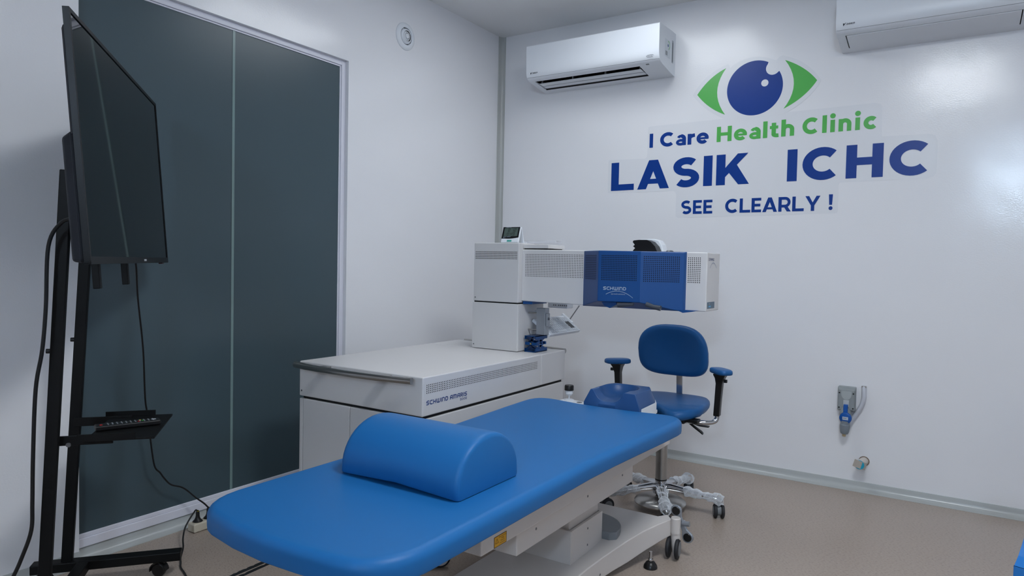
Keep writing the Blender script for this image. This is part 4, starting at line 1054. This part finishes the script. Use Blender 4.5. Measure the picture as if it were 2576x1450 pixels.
cn = MB().lathe([(.022, 0), (.022, .018), (.0235, .020), (.0235, .034), (.0205, .058), (.017, .066), (.008, .068)], (2.154, -.058, .352), 24, Vector((-.05, .05, -1))).build('connector', mat('blue_grey_plastic', rgb(128, 136, 144), .4), sk)
MB().tube([(2.150, -.055, .286), (2.149, -.054, .272)], .0085, 12).build('cable_stub', mat('tan_cable', rgb(186, 166, 130), .6), cn)
hpts = smooth_path([(2.226, -.006, .522), (2.228, -.014, .500), (2.228, -.018, .465), (2.218, -.018, .425), (2.198, -.018, .385), (2.176, -.018, .348), (2.166, -.018, .326)], 14)
hose = MB().tube(hpts, [.0108+.0005*(i % 2) for i in range(len(hpts))], 14).build('conduit_hose', mat('translucent_grey_hose', rgb(196, 198, 206), .3))
tag(hose, 'short translucent grey conduit hose curving behind the grey wall socket', 'hose')
MB().box(2.216, 2.237, -.016, 0, .519, .527).build('hose_clip', M_CHROME, hose, smooth=0)
# capped pipe
ppn = thing('pipe_stub', 'short pipe stub with cyan cap and tan tape, on the back wall near the floor', 'pipe', (2.232, 0, .148))
MB().tube([(2.2385, 0, .1485), (2.226, -.078, .1465)], .0205, 28).build('pipe', mat('off_white_pipe', rgb(206, 198, 190), .5), ppn)
MB().tube([(2.2262, -.0765, .1465), (2.2255, -.0815, .1465)], .0222, 28).build('cyan_cap', mat('cyan_plastic', rgb(30, 160, 190), .4), ppn)
MB().lathe([(.0205, -.003), (.0245, -.003), (.0245, 0), (.0205, 0)], (2.2385, 0, .1485), 28, (0, 1, 0), cap=False).build('wall_hole_rim', mat('tan_rim', rgb(126, 108, 92), .6), ppn)
tpx = Vector((.96, .10, -.26)).normalized(); tpn = Vector((-.12, -.99, 0)).normalized(); tpz = tpn.cross(tpx)
tp = MB(); rows = []
for i in range(9):
    u = -1+2*i/8; rows.append([Vector((2.2270, -.0835, .1475))+tpx*(.0285*u)+tpz*(.0190*v_)+tpn*(-.005*u*u+.001*math.sin(3*u)) for v_ in (-1, 1)])
tp.loft([[r[0], r[1], r[1]-tpn*.0008, r[0]-tpn*.0008] for r in rows]); tp.build('tape', mat('tan_tape', rgb(176, 168, 158), .6), ppn)

# ------------------------------------------------------------------ television on its stand
yaw = R(140.52); TT = Vector((math.cos(yaw), math.sin(yaw), 0)); NB = Vector((-math.sin(yaw), math.cos(yaw), 0))
BC = Vector((.505, -2.6876, 1.0766)); tl = R(4.26); UP = Vector((0, 0, 1))*math.cos(tl)+NB*math.sin(tl); BK = TT.cross(UP)
if BK.dot(NB) < 0: BK = -BK
tvt = thing('television', 'black flat television tilted on a stand, at the left of the dark window', 'television', BC)
TW, TH = 1.02, .5865
def tvbox(u0, u1, v0, v1, d0, d1, name, m, par, bevel=0):
    return MB().obox(BC+TT*(u0+u1)/2+UP*(v0+v1)/2+BK*(d0+d1)/2, TT, UP, BK, (u1-u0)/2, (v1-v0)/2, (d1-d0)/2).build(name, m, par, smooth=0, bevel=bevel)
tvbox(-TW/2+.006, TW/2-.006, .006, TH-.006, .003, .0125, 'back_panel', M_BPLAS, tvt, .002)
fb_ = MB()
for a in ((-TW/2, -TW/2+.010, 0, TH), (TW/2-.010, TW/2, 0, TH), (-TW/2, TW/2, TH-.010, TH), (-TW/2, TW/2, 0, .018)):
    fb_.obox(BC+TT*(a[0]+a[1])/2+UP*(a[2]+a[3])/2+BK*.005, TT, UP, BK, (a[1]-a[0])/2, (a[3]-a[2])/2, .007)
fb_.build('bezel', mat('gloss_black_bezel', rgb(9, 11, 13), .4, spec=.3), tvt, smooth=0, bevel=.0015)
tvbox(-TW/2+.009, TW/2-.009, .017, TH-.009, .0005, .004, 'screen', M_SCREEN, tvt)
def bulge(u0, u1, v0, v1, d0, d1, ins, name):
    q0 = [(u0, v0), (u1, v0), (u1, v1), (u0, v1)]; q1 = [(u0+ins, v0+ins*.3), (u1-ins, v0+ins*.3), (u1-ins, v1-ins), (u0+ins, v1-ins)]
    return MB().loft([[BC+TT*u+UP*v+BK*d0 for u, v in q0], [BC+TT*u+UP*v+BK*(d0+.3*(d1-d0)) for u, v in q0], [BC+TT*u+UP*v+BK*d1 for u, v in q1]]).build(name, M_TVB, tvt, smooth=0, bevel=.008, seg=3)
M_TVB = mat('charcoal_tv_back', rgb(34, 37, 44), .55, spec=.3)
bulge(-TW/2+.012, TW/2-.012, .004, .308, .0125, .043, .012, 'rear_housing')
bulge(-TW/2+.004, TW/2-.004, .300, TH-.04, .0125, .019, .006, 'rear_upper_housing')
small_text('logo_lettering', 'TOSHIBA', M_WTXT, tvt, BC+TT*.10+UP*.005-BK*.0026, TT*1, UP, .011) if False else None
MB().obox(BC+TT*.10+UP*.009-BK*.0025, TT, UP, BK, .016, .003, .0004).build('logo_plate', M_LGREY, tvt, smooth=0)
tvbox(.40, .43, -.004, .002, .0, .012, 'sensor', mat('dark_red_plastic', rgb(60, 14, 18), .3), tvt)
# mobile stand
P0 = Vector((.335, -2.508, 0)); NF = -NB
def S(s, u, z): return P0+NF*s+TT*u+Vector((0, 0, z))
sd = thing('tv_stand', 'black wheeled stand with two tall posts holding the television', 'tv stand', S(-.15, -.15, 0))
Z = Vector((0, 0, 1))
for u in (0, -.30):
    s0, s1 = (-.287, -.220) if u > -.1 else (-.264, -.202)
    a = S(s0, u, .06); b = S(s1, u, 1.34); d = (b-a); L = d.length; d.normalize(); nn_ = d.cross(TT)
    post = MB().obox((a+b)/2, TT, d, nn_, .0095, L/2, .0165).build('post', M_BLACK, sd, smooth=0, bevel=.003)
    MB().tube([S((s0+s1)/2+.009, u, .82)-NF*.019, S((s0+s1)/2+.009, u, .82)-NF*.030], .007, 12).build('bolt', M_BPLAS, post)
    lgm = MB().obox(S(-.165, u, .071), NF, TT, Z, .222, .0215, .0155).build('foot_rail', M_BLACK, sd, smooth=0, bevel=.003)
    for s in (0.0, -.34):
        c_ = MB().tube([S(s, u, .058), S(s, u, .046)], .008, 12).build('caster', M_BPLAS, sd)
        ax_ = TT*.9+NF*.35; ax_.normalize(); cc = S(s-.012, u, .0245)
        MB().lathe([(0, -.008), (.020, -.009), (.0235, -.006), (.0238, 0), (.0235, .006), (.020, .009), (0, .008)], cc, 24, ax_, cap=False).build('caster_wheel', M_BPLAS, c_)
        hd_ = MB(); pts_ = []
        for k in range(11):
            a_ = R(-10+190*k/10); e = Z.cross(ax_).normalized(); pts_.append((cc+e*(.0262*math.cos(a_))+Z*(.0262*math.sin(a_))))
        hd_.loft([[p-ax_*.012, p+ax_*.012, (p-cc)*1.10+cc+ax_*.012, (p-cc)*1.10+cc-ax_*.012] for p in pts_])
        hd_.build('caster_hood', M_BPLAS, c_, smooth=50)
    arm_ = MB().obox(S(-.175, u+(.024 if u < -.1 else -.024), .552), NF, TT, Z, .085, .0035, .014).build('shelf_bracket', M_BLACK, sd, smooth=0, bevel=.001)
    MB().lathe([(0, .003), (.006, .003), (.007, 0)], S(-.192, u-.0+(.0275 if u > -.1 else -.0275)+(.048 if u < -.1 else -.048)*0, .552), 14, -TT, cap=False).build('bolt', M_SCREW, arm_) if u < -.1 else None
MB().obox(S(-.235, -.15, .071), TT, NF, Z, .13, .018, .015).build('cross_rail', M_BLACK, sd, smooth=0, bevel=.002)
shf = MB().obox(S(-.065, -.15, .556), NF, TT, Z, .092, .160, .003).build('shelf', M_BLACK, sd, smooth=0, bevel=.001)
for u in (.008, -.308): MB().obox(S(-.10, u, .566), NF, TT, Z, .075, .003, .009).build('shelf_lip', M_BLACK, shf, smooth=0)
for k in range(2):
    u = (-.215, .112)[k]
    MB().obox(BC+TT*u+UP*.13+BK*.060, TT, UP, BK, .011, .195, .009).build('mount_rail', M_BLACK, sd, smooth=0, bevel=.002)
for v in (.10, .24):
    MB().obox(BC+TT*.02+UP*v+BK*.084, TT, UP, BK, .205, .020, .013).build('mount_bar', M_BLACK, sd, smooth=0, bevel=.002)
# remote on the shelf
rm = thing('remote_control', 'black remote control with coloured buttons lying on the stand shelf', 'remote control', S(-.072, -.165, .559))
ra = S(-.158, -.195, .568); rb2 = S(.012, -.135, .568); rd = (rb2-ra); rl = rd.length/2; rd.normalize(); rp = Z.cross(rd)
rc_ = (ra+rb2)/2
MB().obox(rc_, rd, rp, Z, rl, .020, .008).build('remote_body', M_BPLAS, rm, smooth=0, bevel=.004)
def btn(x, y, m, r=.0028): MB().lathe([(0, .0016), (r, .0012), (r, 0)], rc_+rd*x+rp*y+Z*.0078, 10, Z, cap=False).build('button', m, rm)
kbm = MB()
for i in range(11):
    for j in range(3): kbm.lathe([(0, .0014), (.0026, .001), (.0026, 0)], rc_+rd*(-rl+.035+.0125*i)+rp*(-.011+.011*j)+Z*.0078, 8, Z, cap=False)
kbm.build('button_rows', M_GREYP, rm)
btn(-rl+.016, -.006, mat('red_button', rgb(190, 30, 30), .4), .004); btn(rl-.050, -.004, mat('green_button', rgb(60, 170, 60), .4)); btn(rl-.056, .006, mat('yellow_button', rgb(210, 190, 60), .4)); btn(rl-.062, -.010, MATS['red_button'])
MB().obox(rc_+rd*(rl-.018)+Z*.0084, rd, rp, Z, .006, .004, .0006).build('button', M_LGREY, rm, smooth=0)

# ------------------------------------------------------------------ cords and power strip
M_CORD = mat('black_cord', rgb(12, 13, 15), .45)
ps_ = thing('power_strip', 'cream power strip with two black plugs on the floor below the dark window', 'power strip', (.063, -2.13, 0))
M_PS = mat('cream_plastic', rgb(196, 188, 170), .4)
MB().box(.040, .087, -2.236, -2.02, .0015, .036).build('strip_body', M_PS, ps_, smooth=0, bevel=.005, seg=3)
for yy in (-2.207, -2.160, -2.113, -2.066):
    MB().lathe([(.0195, .0012), (.0205, 0), (.0185, -.001), (.0185, -.001), (0, -.001)], (.0635, yy, .0362), 24, Z, cap=False).build('outlet', M_PS, ps_)
def plug(nm_, yy, col):
    return MB().lathe([(.0185, .0), (.0185, .004), (.012, .010), (.0085, .018), (.007, .028), (.0075, .032), (.006, .040), (.0035, .046)], (.0635, yy, .0362), 18, Z).build('plug', M_CORD, col)
cpts = smooth_path([(.300, -2.590, 1.10), (.294, -2.579, 1.060), (.236, -2.542, .955), (.153, -2.478, .764), (.080, -2.430, .574), (.045, -2.401, .500), (.034, -2.385, .412), (.03, -2.366, .297), (.03, -2.343, .262), (.03, -2.326, .235), (.03, -2.298, .203), (.032, -2.250, .178), (.045, -2.205, .130), (.058, -2.176, .100), (.0635, -2.161, .080)], 7)
c1 = thing('power_cable', 'thin black power cable hanging from the television down to the power strip', 'power cable', (.0635, -2.160, .036))
MB().tube(cpts, .0032, 8).build('cable', M_CORD, c1); plug('plug', -2.160, c1)
cpts2 = smooth_path([(.0635, -2.207, .076), (.066, -2.216, .086), (.078, -2.232, .084), (.096, -2.262, .070), (.118, -2.294, .050), (.150, -2.322, .026), (.200, -2.352, .012), (.255, -2.395, .0045), (.293, -2.418, .0035), (.330, -2.440, .0035), (.395, -2.463, .0035), (.50, -2.51, .0035), (.62, -2.60, .0035)], 7)
c2 = thing('power_cable', 'thin black power cable with yellow tag running from the power strip across the floor', 'power cable', (.0635, -2.207, .036))
MB().tube(cpts2, .0032, 8).build('cable', M_CORD, c2); plug('plug', -2.207, c2)
MB().tube([(.0635, -2.207, .073), (.0635, -2.207, .080)], .0052, 10).build('yellow_tag', mat('yellow_tape', rgb(196, 176, 30), .5), c2)
cpts3 = smooth_path([S(-.165, -.365, 1.20), S(-.200, -.362, 1.185), S(-.232, -.355, 1.12), S(-.240, -.35, .95), S(-.249, -.35, .83), S(-.265, -.35, .72), S(-.272, -.35, .53), S(-.274, -.35, .40), S(-.277, -.35, .32), S(-.300, -.35, .245), S(-.322, -.35, .190), S(-.375, -.35, .075), S(-.42, -.35, .012), S(-.50, -.36, .006), S(-.60, -.40, .006)], 7)
tag(MB().tube(cpts3, .0052, 10).build('power_cable', M_CORD), 'thick black power cable sagging behind the near post of the television stand', 'power cable')

# ------------------------------------------------------------------ tape remains on the floor, blue bag
def floor_tape(x0, y0, x1, y1, wd, label):
    rnd = random.Random(int(x0*1000)); n = 46; a = []; b = []
    d = Vector((x1-x0, y1-y0)); L = d.length; d.normalize(); nn = Vector((-d.y, d.x))
    for i in range(n+1):
        t = i/n; bite = .0035 if rnd.random() < .22 else 0
        a.append(Vector((x0, y0))+d*L*t+nn*(wd/2-.0008*rnd.random())); b.append(Vector((x0, y0))+d*L*t-nn*(wd/2-bite-.0008*rnd.random()))
    mb = MB(); rings = [[(p.x, p.y, .0002), (p.x, p.y, .0009), (q.x, q.y, .0009), (q.x, q.y, .0002)] for p, q in zip(a, b)]
    mb.loft(rings); o = mb.build('floor_tape', mat('black_floor_tape', rgb(24, 27, 30), .5), smooth=0)
    tag(o, label, 'tape', 'torn black tape on the floor')
floor_tape(.5215, -2.239, .529, -2.70, .020, 'torn black floor tape strip beside the foot of the bed, nearer the window')
floor_tape(.546, -2.235, .562, -2.70, .017, 'torn black floor tape strip beside the foot of the bed, farther from the window')
M_BAG = mat('glossy_blue_plastic', rgb(36, 120, 200), .35)
bg = MB()
b0 = [(2.768, -1.236), (2.95, -1.300), (3.02, -1.10), (2.84, -1.03)]
b1 = [(2.766, -1.238), (2.955, -1.305), (3.022, -1.098), (2.838, -1.028)]
b2 = [(2.806, -1.140), (2.985, -1.20), (2.99, -1.188), (2.812, -1.128)]
def ringz(b, z): return [(x, y, z) for x, y in b]
cen = [((b1[i][0]+b1[(i+1) % 4][0])/2, (b1[i][1]+b1[(i+1) % 4][1])/2) for i in range(4)]
bg.loft([ringz(b0, .001), ringz(b1, .06), ringz(b1, .206)], cap1=False)
# folded gusset between the front face and the upper part
up0 = [(2.768, -1.236, .2065), (2.954, -1.303, .2065), (3.021, -1.099, .2065), (2.839, -1.029, .2065)]
up1 = [(2.780, -1.200, .228), (2.962, -1.266, .228), (3.012, -1.118, .25), (2.832, -1.048, .25)]
up2 = [(2.806, -1.130, .305), (2.985, -1.195, .305), (3.0, -1.150, .345), (2.82, -1.085, .345)]
up3 = [(2.820, -1.095, .42), (2.990, -1.16, .42), (2.992, -1.154, .42), (2.822, -1.089, .42)]
bg.loft([up0, up1, up2, up3], cap0=False)
bgo = bg.build('plastic_bag', M_BAG, smooth=0, bevel=.003)
tag(bgo, 'bright blue plastic bag standing on the floor before the back wall', 'bag')
